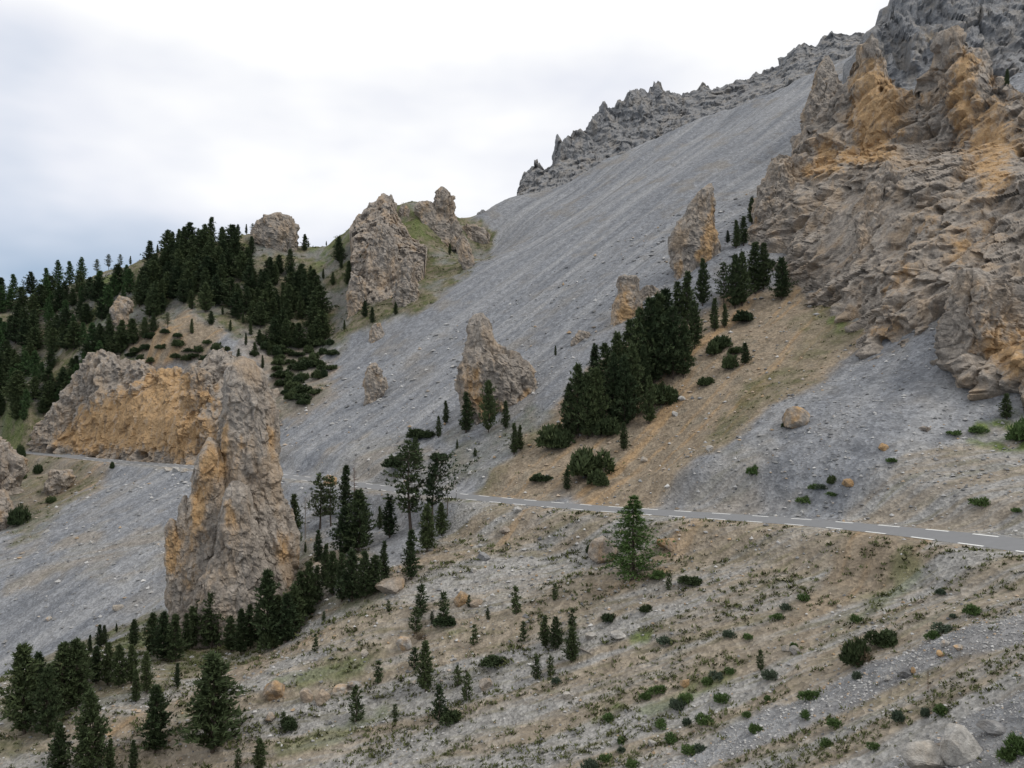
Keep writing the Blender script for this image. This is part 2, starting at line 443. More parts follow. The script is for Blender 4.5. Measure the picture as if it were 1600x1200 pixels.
# polygons in photo pixels say which ground is what; the weights are stored on the ground itself
def poly_sd(poly, x, y):
    """signed distance in pixels, inside > 0"""
    P = np.array(poly, float); Q = np.roll(P, -1, 0)
    d = np.full(x.shape, 1e9); ins = np.zeros(x.shape, bool)
    for (ax, ay), (bx, by) in zip(P, Q):
        ex, ey = bx - ax, by - ay
        t_ = np.clip(((x - ax) * ex + (y - ay) * ey) / (ex * ex + ey * ey + 1e-9), 0, 1)
        d = np.minimum(d, np.hypot(x - ax - t_ * ex, y - ay - t_ * ey))
        c = ((ay > y) != (by > y)) & (x < (bx - ax) * (y - ay) / (by - ay + 1e-12) + ax)
        ins ^= c
    return np.where(ins, d, -d)
P3 = np.stack([Xg.ravel(), Yg.ravel(), np.zeros(Xg.size)], 1)
nzA = fbm(P3 / 14.0, 4, 3).reshape(Xg.shape); nzB = fbm(P3 / 4.0, 3, 9).reshape(Xg.shape)
def zone(poly, soft=10, jit=60):
    return smooth(-soft, soft, poly_sd(poly, PX, PY) + jit * nzA + jit * 0.4 * nzB)
Z_TAN = zone([(-900, 1170), (0, 1058), (150, 1000), (262, 950), (300, 985), (440, 905), (470, 830), (560, 850), (630, 900), (700, 830), (735, 790), (950, 805), (1250, 825), (1500, 858), (1700, 880), (2500, 1000), (2500, 3000), (-900, 3000)], 12, 40)
Z_TAN = np.maximum(Z_TAN, 0.85 * zone([(1250, 805), (1330, 755), (1460, 690), (1560, 660), (1700, 640), (1700, 860), (1600, 830), (1400, 815)], 14, 60))
Z_TAN = np.maximum.reduce([Z_TAN,
    0.55 * zone([(75, 835), (150, 822), (262, 812), (262, 880), (180, 900), (90, 900), (0, 930), (0, 880)], 12, 60) * smooth(-0.2, 0.15, nzA),
    0.55 * zone([(560, 690), (640, 690), (720, 740), (700, 770), (600, 755), (500, 735)], 14, 60),
    0.5 * zone([(1060, 740), (1200, 690), (1240, 690), (1260, 790), (1100, 785)], 14, 60) * smooth(-0.2, 0.15, nzA)])
Z_OR = np.maximum.reduce([
    zone([(735, 770), (860, 650), (905, 590), (1000, 520), (1130, 470), (1240, 440), (1300, 470), (1370, 535), (1340, 556), (1210, 640), (1110, 715), (1010, 778), (850, 778)], 8, 30),
    zone([(1445, 865), (1420, 905), (1350, 925), (1235, 985), (1225, 965), (1300, 900), (1330, 855)], 8, 25),
    zone([(840, 800), (880, 805), (790, 850), (770, 845)], 8, 15) * 0.8,
    zone([(200, 540), (285, 484), (345, 520), (320, 560), (230, 575)], 6, 25),
    zone([(610, 890), (700, 850), (740, 835), (700, 880), (620, 925)], 10, 30) * 0.5,
    zone([(360, 1050), (440, 1010), (520, 985), (430, 1040), (260, 1130), (110, 1170), (200, 1120)], 8, 25) * 0.8,
    zone([(930, 905), (1060, 890), (960, 930), (880, 945)], 8, 20) * 0.7,
    zone([(1060, 830), (1180, 825), (1120, 860), (1020, 880)], 10, 30) * 0.5,
    zone([(20, 715), (180, 725), (150, 770), (60, 800), (20, 800)], 10, 30) * 0.7,
    zone([(420, 600), (520, 590), (530, 620), (470, 660), (420, 660)], 8, 30) * 0.5,
])
Z_OR *= np.where(Yg < 460, 1, 0)
PEB = np.maximum(zone([(1700, 930), (1600, 945), (1600, 1000), (1500, 1025), (1420, 1065), (1330, 1110), (1200, 1160), (1100, 1200), (1000, 1230), (1150, 1130), (1250, 1090), (1350, 1045), (1450, 1000)], 5, 16),
                 zone([(1700, 1060), (1600, 1085), (1540, 1110), (1400, 1185), (1300, 1240), (1700, 1240)], 5, 16))
Z_TAN = np.where(Yg < 130, Z_TAN * (1 - 0.8 * PEB), Z_TAN)
Z_VEG = np.maximum.reduce([
    zone([(-900, 300), (300, 340), (470, 360), (560, 320), (700, 300), (770, 360), (770, 395), (650, 490), (560, 520), (500, 570), (520, 610), (440, 660), (360, 640), (330, 560), (200, 590), (120, 620), (60, 690), (-900, 720)], 6, 25),
    0.7 * zone([(1290, 470), (1380, 460), (1340, 520), (1250, 600), (1130, 700), (1050, 750), (1090, 690), (1200, 580)], 12, 60),
    0.75 * zone([(0, 720), (90, 720), (150, 745), (100, 800), (30, 840), (-50, 840)], 12, 50),
    0.8 * zone([(0, 1060), (130, 1010), (260, 950), (300, 990), (450, 930), (480, 860), (570, 880), (600, 930), (440, 1000), (300, 1060), (200, 1110), (0, 1180)], 14, 50),
    0.6 * zone([(430, 1060), (520, 1030), (600, 1020), (560, 1050), (420, 1090)], 8, 30),
    0.55 * zone([(700, 690), (760, 670), (830, 640), (860, 650), (750, 765), (720, 750)], 12, 50),
])
Z_VEG *= 1 - np.maximum(zone([(200, 545), (285, 482), (350, 520), (420, 545), (430, 600), (330, 590), (230, 580)], 8, 30), 0.6 * zone([(400, 520), (540, 540), (530, 620), (440, 660), (400, 600)], 10, 60))
Z_OR = np.maximum(Z_OR, 0.45 * zone([(380, 500), (520, 545), (530, 620), (440, 660), (390, 600)], 12, 50) * np.where(Yg < 400, 1, 0))
Z_VEG *= (0.45 + 0.55 * smooth(-0.25, 0.1, nzA))
Z_GREEN = np.maximum.reduce([
    zone([(1510, 690), (1530, 662), (1600, 645), (1700, 640), (1700, 690), (1570, 702)], 8, 60),
    0.8 * zone([(1290, 505), (1330, 480), (1385, 455), (1370, 490), (1310, 520)], 6, 20),
    0.55 * zone([(480, 385), (560, 350), (545, 400), (500, 430)], 10, 30),
    0.6 * zone([(0, 610), (50, 600), (40, 650), (0, 660)], 8, 20),
    0.6 * zone([(625, 325), (680, 318), (670, 370), (640, 380)], 8, 20),
    0.6 * zone([(150, 440), (180, 430), (170, 500), (140, 520)], 6, 20),
    0.5 * zone([(690, 790), (740, 790), (730, 802), (700, 806)], 5, 10),
    0.5 * zone([(170, 1000), (260, 950), (275, 985), (200, 1030)], 8, 40),
    0.9 * zone([(978, 992), (1020, 986), (1015, 1004), (985, 1010)], 4, 10), 0.9 * zone([(925, 1128), (965, 1102), (972, 1106), (935, 1130)], 4, 8),
    0.5 * zone([(420, 1062), (500, 1045), (570, 1030), (560, 1045), (470, 1072), (430, 1075)], 6, 25), 0.45 * zone([(270, 1120), (320, 1100), (330, 1140), (280, 1145)], 6, 25),
    0.45 * zone([(690, 978), (740, 965), (760, 985), (700, 1000)], 6, 25), 0.45 * zone([(440, 1175), (560, 1120), (600, 1110), (520, 1160)], 8, 30),
    0.45 * zone([(1240, 1010), (1330, 950), (1420, 900), (1440, 910), (1330, 980), (1270, 1020)], 8, 40), 0.5 * zone([(1000, 1110), (1140, 1040), (1150, 1050), (1020, 1125)], 6, 20),
])
Z_GREEN *= smooth(-0.2, 0.12, nzB + 0.4 * nzA)
# relief that the loose ground has: gullies down the scree, hummocks and furrows on the near slope
ca, sa = 0.75, 0.66
along = Xg * ca + Yg * sa; across = -Xg * sa + Yg * ca
Pg = np.stack([along.ravel() / 90, across.ravel() / 9.0, np.zeros(Xg.size)], 1)
gully = fbm(Pg, 4, 21).reshape(Xg.shape)
Pg2 = np.stack([along.ravel() / 30, across.ravel() / 3.2, np.zeros(Xg.size)], 1)
gully2 = fbm(Pg2, 3, 25).reshape(Xg.shape)
Pf = np.stack([Xg.ravel() / 20, (Yg.ravel() + 0.16 * Xg.ravel()) / 3.4, np.zeros(Xg.size)], 1)
furrow = fbm(Pf, 4, 31).reshape(Xg.shape)
w_scree = np.clip(1 - np.maximum.reduce([Z_TAN, Z_VEG, Z_OR]), 0, 1) * smooth(125, 165, Yg)
hum = fbm(P3 / 22.0, 5, 41).reshape(Xg.shape)
Z = Zg + w_scree * (gully * 3.2 * smooth(150, 330, Yg) + gully2 * 0.9) + (1 - w_scree) * (hum * 2.2 * smooth(70, 220, Yg) + nzB * 0.55) + (1 - smooth(150, 200, Yg)) * furrow * 0.5 * np.where(Yg > 20, 1, 0)
Z = Z + np.maximum(Z_VEG, 0.6 * Z_OR) * nzA * 3.0 * smooth(150, 320, Yg)
# road bed
fx, fy = Xg.ravel(), Yg.ravel()
near = np.where((fy > 55) & (fy < 400))[0]
dmin = np.full(fx.size, 1e9); zr = np.zeros(fx.size); sdv = np.zeros(fx.size)
coarse = ROAD[::6]
for a in range(0, len(near), 20000):
    idx = near[a:a + 20000]
    d2 = (fx[idx, None] - coarse[:, 0]) ** 2 + (fy[idx, None] - coarse[:, 1]) ** 2
    j = d2.argmin(1); k0 = np.clip(j * 6, 0, len(ROAD) - 1)
    rel = np.stack([fx[idx] - ROAD[k0, 0], fy[idx] - ROAD[k0, 1]], 1)
    s_t = (rel * rt[k0]).sum(1); k1 = np.clip(np.round(k0 + s_t / 0.5).astype(int), 0, len(ROAD) - 1)
    rel = np.stack([fx[idx] - ROAD[k1, 0], fy[idx] - ROAD[k1, 1]], 1)
    dmin[idx] = np.hypot(rel[:, 0], rel[:, 1]); sdv[idx] = (rel * rn[k1]).sum(1); zr[idx] = ROAD[k1, 2] + bank[k1] * np.clip(sdv[idx], -RW - 1, RW + 1)
dmin = dmin.reshape(Xg.shape); zr = zr.reshape(Xg.shape); sdv = sdv.reshape(Xg.shape)
shoulder = RW + 1.1
wr = smooth(shoulder + 6.5, shoulder, dmin)
Z = Z * (1 - wr) + (zr - 0.22 * (dmin < RW - 0.45) - 0.005 - 0.06 * smooth(RW, shoulder, dmin) + nzB * 0.12 * (dmin > RW + .3)) * wr
Z_TAN = np.where((dmin < shoulder + 1.5) & (sdv < 0), np.maximum(Z_TAN, 0.5), Z_TAN)

def column(u):
    f_ = np.interp(u, US, np.arange(NC)); c0 = min(int(f_), NC - 2); w_ = f_ - c0
    return Z[:, c0] * (1 - w_) + Z[:, c0 + 1] * w_
def height(X, Y):
    X = np.atleast_1d(X); Y = np.atleast_1d(Y)
    fr = np.clip(np.interp(Y, YS, np.arange(NR)), 0, NR - 1.001); fc = np.clip(np.interp(X / Y, US, np.arange(NC)), 0, NC - 1.001)
    r0 = fr.astype(int); c0 = fc.astype(int); a = fr - r0; b = fc - c0
    return (Z[r0, c0] * (1 - a) + Z[r0 + 1, c0] * a) * (1 - b) + (Z[r0, c0 + 1] * (1 - a) + Z[r0 + 1, c0 + 1] * a) * b
def hit(px, py):
    """where the line of sight through a photo pixel first meets the ground"""
    u, v = uv(px, py)
    prof = column(u) / YS
    ok = np.where((prof >= v) & (YS > 28))[0]
    if len(ok) == 0 or ok[0] == 0:
        k = int(np.argmax(np.where(YS > 28, prof, -9)))
        Y = YS[k]
    else:
        k = ok[0]; a, b = prof[k - 1], prof[k]
        Y = YS[k - 1] + (YS[k] - YS[k - 1]) * np.clip((v - a) / (b - a + 1e-12), 0, 1)
    X = u * Y
    return np.array([X, Y, height(X, Y)[0]])

me = mesh_from('mountain_terrain', np.stack([Xg.ravel(), Yg.ravel(), Z.ravel()], 1), grid_quads(NR, NC), True)
attr(me, 'zone', np.stack([Z_TAN.ravel(), Z_OR.ravel(), Z_VEG.ravel(), np.ones(Xg.size)], 1))
attr(me, 'green', Z_GREEN.ravel())
tag(link('mountain_terrain', me, M_TERRAIN), 'grey scree and pale earth mountainside below the crags', kind='structure')

# ------------------------------------------------------------------ road
def strip(name, off0, off1, s0, s1, lift, mat, parent=None, step=0.5):
    k = np.arange(int(s0 / 0.5), min(int(s1 / 0.5) + 1, len(ROAD)), max(1, int(step / 0.5)))
    V = []
    for off in (off0, off1):
        V.append(np.stack([ROAD[k, 0] + rn[k, 0] * off, ROAD[k, 1] + rn[k, 1] * off, ROAD[k, 2] + bank[k] * off + lift], 1))
    V.append(V[1] - np.array([0, 0, 0.006 if lift > 0.02 else 0.35])); V.append(V[0] - np.array([0, 0, 0.006 if lift > 0.02 else 0.35]))
    V = np.stack(V, 0); n = len(k)
    Q = grid_quads(4, n)
    me_ = mesh_from(name, V.reshape(-1, 3), Q[:, ::-1])
    return link(name, me_, mat, parent)
road = strip('road', -RW, RW, 0, ss[-1], 0.015, M_ASPHALT, None, 1.0)
tag(road, 'two-lane grey asphalt mountain road crossing the scree', kind='structure')
s_ = 2.0
while s_ < min(ss[-1] - 4, 330):
    for off in (-RW + 0.3, RW - 0.3):
        d = strip('edge_dash', off - 0.19, off + 0.19, s_ if off < 0 else s_ + 1.5, (s_ if off < 0 else s_ + 1.5) + 2.9, 0.022, M_PAINT, road)
    s_ += 6.3

# ------------------------------------------------------------------ rocks
def facets(P, seed):
    """broken blocks: every cell is a plane tilted its own way, with a crack along its border"""
    P = np.asarray(P, float); i = np.floor(P).astype(np.int64)
    f1 = np.full(len(P), 9.0); f2 = np.full(len(P), 9.0); val = np.zeros(len(P))
    for dx in (-1, 0, 1):
        for dy in (-1, 0, 1):
            for dz in (-1, 0, 1):
                a, b, c = i[:, 0] + dx, i[:, 1] + dy, i[:, 2] + dz
                r0, r1, r2 = _f(_h(a, b, c, seed)), _f(_h(a, b, c, seed + 91)), _f(_h(a, b, c, seed + 173))
                ox, oy, oz = P[:, 0] - a - r0, P[:, 1] - b - r1, P[:, 2] - c - r2
                d = np.sqrt(ox * ox + oy * oy + oz * oz)
                m = d < f1
                f2 = np.where(m, f1, np.minimum(f2, d))
                pl = (r1 - 0.5) * 1.7 * ox + (r2 - 0.5) * 1.7 * oy + (r0 - 0.62) * 1.7 * oz + (_f(_h(a, b, c, seed + 311)) - 0.5) * 0.9
                val = np.where(m, pl, val)
                f1 = np.where(m, d, f1)
    e_ = f2 - f1
    return val * smooth(0.0, 0.09, e_) - 0.14 * (1 - smooth(0.0, 0.12, e_))
def rock_field(P, L, amp, seed, grain=(0, 0, 1), stretch=0.42, strata=0.0):
    g = np.array(grain, float); g /= np.linalg.norm(g)
    Pn = P / L
    Q = Pn - g[None] * ((Pn @ g) * (1 - stretch))[:, None]
    Q = Q + np.stack([fbm(Pn * 1.9 + 5.1 * k, 3, seed + 50 + k) for k in range(3)], 1) * 0.13
    Q2 = 0.5 * (Q + Pn)
    d = 0.90 * fbm(Pn * 1.3, 3, seed)
    bl = 0; aa = 1.0
    for k in range(3):
        bl = bl + aa * (2.0 * np.abs(perlin(Q * (1.9 * 2.1 ** k) + 9.7 * k, seed + 30 + k)) - 0.5); aa *= 0.5
    d += 0.42 * bl
    d += 0.62 * facets(Q * 2.1, seed + 7)
    d += 0.34 * facets(Q2 * 4.8, seed + 8)
    d += 0.17 * facets(Pn * 10.0, seed + 9)
    d += 0.12 * fbm(Pn * 9.0, 3, seed + 12, 0.6)
    if strata:
        nb = np.array([-g[2], 0.15, g[0]]); nb /= np.linalg.norm(nb)
        c_ = (Pn @ nb) * 4.0 + 0.9 * fbm(Pn * 1.1, 2, seed + 60)
        d += strata * fbm(np.stack([c_ * 1.6, (Pn @ g) * 0.5, Pn[:, 1] * 0.4], 1), 3, seed + 61, 0.65)
    return d * amp
def orange_weight(P, blobs, base, seed):
    w = np.full(len(P), float(base)) + 0.30 * fbm(P / 11.0, 3, seed + 77)
    px = 800 + F * P[:, 0] / P[:, 1]; py = 600 - F * P[:, 2] / P[:, 1]
    for bx, by, rx, ry, s in blobs:
        w = w + s * np.exp(-(((px - bx) / rx) ** 2 + ((py - by) / ry) ** 2))
    return np.clip(w, 0, 1)
def normals_of(V, nr, nc, wrap):
    G = V.reshape(nr, nc, 3)
    du = (np.roll(G, -1, 1) - np.roll(G, 1, 1)) if wrap else np.gradient(G, axis=1)
    dv = np.gradient(G, axis=0)
    n = np.cross(du, dv); n /= np.linalg.norm(n, axis=2, keepdims=True) + 1e-9
    return n.reshape(-1, 3)
def ico(sub):
    t_ = (1 + 5 ** .5) / 2
    v = [(-1, t_, 0), (1, t_, 0), (-1, -t_, 0), (1, -t_, 0), (0, -1, t_), (0, 1, t_), (0, -1, -t_), (0, 1, -t_), (t_, 0, -1), (t_, 0, 1), (-t_, 0, -1), (-t_, 0, 1)]
    f = [(0, 11, 5), (0, 5, 1), (0, 1, 7), (0, 7, 10), (0, 10, 11), (1, 5, 9), (5, 11, 4), (11, 10, 2), (10, 7, 6), (7, 1, 8), (3, 9, 4), (3, 4, 2), (3, 2, 6), (3, 6, 8), (3, 8, 9), (4, 9, 5), (2, 4, 11), (6, 2, 10), (8, 6, 7), (9, 8, 1)]
    v = [np.array(p, float) / np.linalg.norm(p) for p in v]
    for _ in range(sub):
        cache = {}; nf = []
        def mid(a, b):
            k_ = (min(a, b), max(a, b))
            if k_ not in cache:
                m = v[a] + v[b]; v.append(m / np.linalg.norm(m)); cache[k_] = len(v) - 1
            return cache[k_]
        for a, b, c in f:
            ab, bc, ca_ = mid(a, b), mid(b, c), mid(c, a)
            nf += [(a, ab, ca_), (b, bc, ab), (c, ca_, bc), (ab, bc, ca_)]
        f = nf
    return np.array(v), np.array(f)
def loft(name, rows, Y, depth=0.8, amp=None, L=None, seed=1, blobs=(), base=0.2, mat=M_ROCK, parent=None, lean=0.0, sink=None, res=1.6, expo=2.6):
    """free-standing rock: its left and right edge at each height, an oval section of real depth, then weathering"""
    rows = sorted(rows)
    y = np.array([r[0] for r in rows], float); xl = np.array([r[1] for r in rows], float); xr = np.array([r[2] for r in rows], float)
    wmax = (xr - xl).max()
    sink = sink if sink is not None else 12
    y = np.append(y, y[-1] + sink); xl = np.append(xl, xl[-1] - 2); xr = np.append(xr, xr[-1] + 2)
    nr = int(np.clip((y[-1] - y[0]) / res, 14, 260)); nc = int(np.clip(wmax * 2.6 / res, 28, 300))
    yy = np.linspace(y[0], y[-1], nr); l = np.interp(yy, y, xl); r = np.interp(yy, y, xr)
    cxp = (l + r) / 2; hw = (r - l) / 2
    dr = 0.35 * wmax / 2 + 0.65 * hw
    th = np.linspace(0, 2 * np.pi, nc, endpoint=False)
    c, s = np.cos(th), np.sin(th)
    c = np.sign(c) * np.abs(c) ** (2 / expo); s = np.sign(s) * np.abs(s) ** (2 / expo)
    k = Y / F
    tq = (yy - y[0]) / (y[-1] - y[0])
    X = ((cxp[:, None] - 800) + hw[:, None] * c[None]) * k
    D = Y + (np.minimum(dr, hw * 1.6 + 1)[:, None] * depth * s[None]) * k + lean * (1 - tq)[:, None] * (y[-1] - y[0]) * k
    Zz = np.broadcast_to(((600 - yy) * k)[:, None], X.shape)
    V = np.stack([X.ravel(), D.ravel(), Zz.ravel()], 1)
    N = normals_of(V, nr, nc, True)
    ctr = np.stack([np.repeat((cxp - 800) * k, nc), np.full(nr * nc, Y), V[:, 2]], 1)
    if ((V - ctr) * N).sum() < 0: N = -N
    L = L or max(wmax * k * 0.9, 3.0)
    amp = amp if amp is not None else 0.16 * wmax * k
    fade = np.repeat(np.clip(hw / (0.5 * wmax / 2), 0.2, 1.0), nc)
    V = V + N * (rock_field(V, L, amp, seed) * fade)[:, None]
    V[:, 2] += np.repeat(1 - smooth(0, 0.12, tq), nc) * 0.5 * amp * fbm(V / (L * 0.25), 2, seed + 5)
    top = V[:nc].mean(0) + np.array([0, 0, 0.1 * amp]); ti = len(V)
    V = np.vstack([V, top])
    Q = grid_quads(nr, nc, True)
    cap = np.stack([np.arange(nc), np.full(nc, ti), (np.arange(nc) + 1) % nc, (np.arange(nc) + 1) % nc], 1)[:, :3]
    T = np.vstack([Q[:, [0, 1, 2]], Q[:, [0, 2, 3]], cap[:, [0, 2, 1]]])
    me_ = mesh_from(name, V, T[:, ::-1])
    attr(me_, 'orange', orange_weight(V, blobs, base, seed))
    return link(name, me_, mat, parent)
def wall(name, lines, back=(6, 20), ns=200, nt=160, L=14, amp=3, seed=1, blobs=(), base=0.2, mat=M_ROCK, parent=None, jag=0.0, foot=8, grain=(0, 0, 1), strata=0.0, calm=(), dents=()):
    """rock face lofted through lines that run along it, foot first and crest last; the back is closed"""
    A = []
    for ln in lines:
        P = np.array([W(*p) for p in ln]); q = np.array([[p[0], p[1]] for p in ln], float)
        t_ = np.concatenate([[0], np.cumsum(np.hypot(*np.diff(q, axis=0).T))]); t_ /= t_[-1]
        A.append(np.stack([np.interp(np.linspace(0, 1, ns), t_, P[:, k]) for k in range(3)], 1))
    A = np.array(A)
    ft = A[0] + np.array([0, 3.0, -foot])
    crest = A[-1]
    b1 = crest + np.array([0.0, back[0], -2.0]); b2 = crest + np.array([0, back[1], 0]); b2[:, 2] = A[0][:, 2] * 0.6 + crest[:, 2] * 0.4
    b3 = crest + np.array([0, back[1] + 6, 0]); b3[:, 2] = ft[:, 2]
    K = np.concatenate([ft[None], A, b1[None], b2[None], b3[None]], 0)
    m = len(K); nf = nt; nb = max(10, nt // 5)
    tk = np.concatenate([np.linspace(0, m - 4, nf), np.linspace(m - 4, m - 1, nb)[1:]])
    G = np.stack([np.stack([np.interp(tk, np.arange(m), K[:, i, k]) for i in range(ns)], 1) for k in range(3)], 2)
    g2 = G.copy()
    for _ in range(2):                      # soften the joints between the lines, keep the crest
        g2[1:nf - 6] = (g2[0:nf - 7] + g2[1:nf - 6] * 2 + g2[2:nf - 5]) / 4
    V = g2.reshape(-1, 3); nr = len(tk)
    N = normals_of(V, nr, ns, False)
    front = N[: nf * ns]
    if front[:, 1].mean() > 0: N = -N
    rowf = np.repeat(np.exp(-(np.maximum(np.arange(nr) - (nf - 8), 0) / 6.0) ** 2), ns)[:, None]
    H = N * np.array([1, 1, 0.12]); H /= np.linalg.norm(H, axis=1, keepdims=True) + 1e-9
    mean = H[: nf * ns].mean(0); H = 0.35 * H + 0.65 * mean / np.linalg.norm(mean); H /= np.linalg.norm(H, axis=1, keepdims=True)
    N = H * rowf + N * (1 - rowf)
    d = rock_field(V, L, amp, seed, grain, 0.42, strata)
    d *= np.repeat(1 - 0.45 * np.exp(-((np.arange(nr) - (nf - 1)) / (0.04 * nf)) ** 2), ns)
    qx = 800 + F * V[:, 0] / V[:, 1]; qy = 600 - F * V[:, 2] / V[:, 1]
    for bx, by, rx, ry, k in calm:
        d = d * (1 - k * np.exp(-(((qx - bx) / rx) ** 2 + ((qy - by) / ry) ** 2) ** 2))
    for bx, by, rx, ry, k in dents:
        d = d - k * np.exp(-(((qx - bx) / rx) ** 2 + ((qy - by) / ry) ** 2) ** 2)
    V = V + N * d[:, None]
    if jag:
        j = np.exp(-((np.arange(nr) - (nf - 1)) / (0.10 * nf)) ** 2)[:, None]
        pk = fbm(np.stack([np.linspace(0, ns / 9.0, ns), np.full(ns, seed * 1.7), np.zeros(ns)], 1), 4, seed, 0.6)[None, :]
        V[:, 2] += (j * pk).ravel() * jag
    Q = grid_quads(nr, ns)
    T = np.vstack([Q[:, [0, 2, 1]], Q[:, [0, 3, 2]]])
    for col_, flip in ((0, False), (ns - 1, True)):          # close both ends
        idx = np.arange(nr) * ns + col_
        ctr = V[idx].mean(0); ci_ = len(V); V = np.vstack([V, ctr])
        fan = np.stack([idx, np.roll(idx, -1), np.full(nr, ci_)], 1)
        T = np.vstack([T, fan[:, ::-1] if flip else fan])
    me_ = mesh_from(name, V, T)
    attr(me_, 'orange', orange_weight(V, blobs, base, seed))
    return link(name, me_, mat, parent)
def holder(name, p, label, cat, group=None):
    o = link(name, None, loc=None)
    return tag(o, label, cat, group)

# great cliff at the right
BL = [(1362, 170, 38, 85, 0.75), (1500, 130, 26, 85, 0.55), (1545, 230, 45, 110, 0.45), (1290, 250, 22, 30, 0.7), (1262, 268, 14, 14, 0.6), (1560, 540, 45, 45, 0.5), (1450, 340, 30, 40, 0.4), (1400, 440, 35, 60, 0.35),
      (1350, 240, 40, 14, 0.6), (1500, 380, 30, 60, 0.35), (1370, 520, 25, 20, 0.4), (1420, 160, 40, 40, 0.3), (1590, 560, 20, 40, 0.4), (1320, 335, 26, 12, 0.4), (1180, 345, 10, 30, 0.3), (1350, 345, 70, 50, -0.5), (1560, 240, 40, 80, 0.2)]
cliff = holder('cliff', None, 'towering tan and orange limestone cliff above the grey scree cone at the right', 'cliff')
wall('rock_face', [
    [(1165, 395, 222), (1200, 442, 204), (1250, 462, 189), (1300, 480, 171), (1350, 555, 147), (1420, 537, 141), (1472, 507, 137), (1482, 548, 129), (1530, 597, 121), (1610, 627, 112), (1720, 640, 108)],
    [(1170, 362, 225), (1208, 382, 212), (1262, 395, 200), (1320, 402, 185), (1372, 430, 165), (1430, 420, 158), (1490, 410, 150), (1530, 430, 138), (1570, 460, 130), (1640, 480, 122), (1730, 480, 118)],
    [(1182, 322, 231), (1213, 312, 225), (1258, 300, 221), (1320, 302, 206), (1380, 300, 190), (1440, 290, 180), (1500, 280, 172), (1550, 280, 164), (1600, 290, 155), (1660, 300, 146), (1740, 300, 140)],
    [(1198, 290, 235), (1232, 268, 234), (1262, 240, 236), (1310, 222, 228), (1370, 222, 222), (1440, 228, 210), (1500, 222, 203), (1550, 220, 193), (1600, 220, 182), (1660, 210, 172), (1740, 210, 162)],
    [(1204, 285, 238), (1240, 255, 240), (1262, 196, 244), (1300, 150, 244), (1335, 118, 240), (1350, 72, 236), (1362, 55, 234), (1378, 80, 233), (1390, 115, 232), (1410, 140, 229), (1440, 150, 223), (1468, 125, 217), (1478, 62, 214), (1492, 46, 213), (1512, 62, 212), (1530, 85, 210), (1548, 112, 207), (1575, 125, 201), (1600, 140, 195), (1660, 150, 185), (1740, 150, 176)]],
    back=(7, 26), ns=330, nt=330, L=20, amp=5.0, seed=3, blobs=BL, base=0.10, jag=2.5, parent=cliff, grain=(0.78, 0.1, 0.58), strata=0.7, calm=[(1350, 345, 70, 55, 0.6), (1300, 400, 50, 40, 0.4), (1360, 150, 26, 80, 0.5), (1550, 230, 40, 80, 0.5)], dents=[(1376, 138, 4, 4, 5), (1433, 147, 7, 4, 5), (1590, 238, 8, 7, 6), (1372, 532, 8, 7, 5), (1470, 330, 6, 5, 4), (1520, 400, 6, 6, 4)])
loft('buttress', [(420, 1500, 1530), (450, 1490, 1580), (490, 1478, 1640), (540, 1475, 1680), (580, 1500, 1690), (620, 1540, 1700)], 128, 0.55, L=9, amp=2.4, seed=13, blobs=BL, base=0.22, parent=cliff)
loft('buttress', [(240, 1225, 1262), (262, 1212, 1285), (290, 1195, 1300), (320, 1185, 1300), (360, 1180, 1290)], 226, 0.5, L=8, amp=2.4, seed=14, blobs=BL, base=0.10, parent=cliff, lean=0.2)
loft('buttress', [(225, 1430, 1446), (245, 1415, 1452), (290, 1390, 1455), (340, 1360, 1450), (400, 1340, 1440)], 178, 0.4, L=9, amp=2.2, seed=15, blobs=BL, base=0.05, parent=cliff, lean=0.55)
fin = loft('rock_fin', [(88, 1289, 1295), (100, 1282, 1301), (120, 1275, 1308), (150, 1265, 1318), (178, 1256, 1325), (210, 1255, 1335)], 268, 0.5, L=9, amp=1.8, seed=16, base=0.18)
tag(fin, 'grey pointed rock fin standing on the scree left of the orange cliff top', 'rock')
peak = wall('mountain_peak', [
    [(1330, 200, 284), (1400, 235, 268), (1480, 220, 258), (1540, 150, 260), (1600, 112, 264), (1660, 80, 264), (1760, 40, 262)],
    [(1350, 110, 298), (1400, 100, 293), (1480, 90, 286), (1550, 60, 280), (1650, 20, 276), (1770, -20, 272)],
    [(1362, 62, 302), (1378, 30, 302), (1386, 36, 302), (1392, -5, 302), (1420, -40, 304), (1480, -70, 305), (1560, -90, 306), (1680, -110, 306), (1790, -120, 306)]],
    back=(15, 60), ns=170, nt=130, L=24, amp=6, seed=23, base=0.02, mat=M_RIDGE, jag=6, blobs=[(1440, 60, 40, 40, 0.3)])
tag(peak, 'grey rock peak rising behind the orange cliff at the top right', 'peak')

# crags along the skyline of the great scree
def sk(px, py, dy=0): return (px, py, S(px, py) + dy)
c1 = wall('skyline_crag', [
    [sk(805, 318, -4), sk(830, 312, -4), sk(870, 297, -4), sk(900, 280, -4), sk(950, 248, -4), sk(1000, 228, -4), sk(1045, 205, -4), sk(1065, 195, -4)],
    [(808, 305, 490), (825, 285, 492), (865, 262, 496), (900, 245, 498), (950, 212, 500), (1000, 185, 502), (1045, 175, 504), (1066, 172, 505)],
    [(809, 300, 498), (815, 276, 500), (830, 262, 500), (838, 249, 501), (846, 266, 502), (860, 264, 503), (870, 214, 505), (880, 222, 506), (897, 204, 508), (915, 200, 509), (930, 182, 510), (945, 166, 512), (960, 168, 512), (975, 158, 514), (985, 140, 515), (998, 136, 516), (1010, 142, 516), (1024, 127, 518), (1036, 134, 518), (1050, 146, 520), (1066, 152, 520)]],
    back=(10, 40), ns=260, nt=110, L=26, amp=5.0, seed=33, base=0.0, mat=M_RIDGE, jag=8.0)
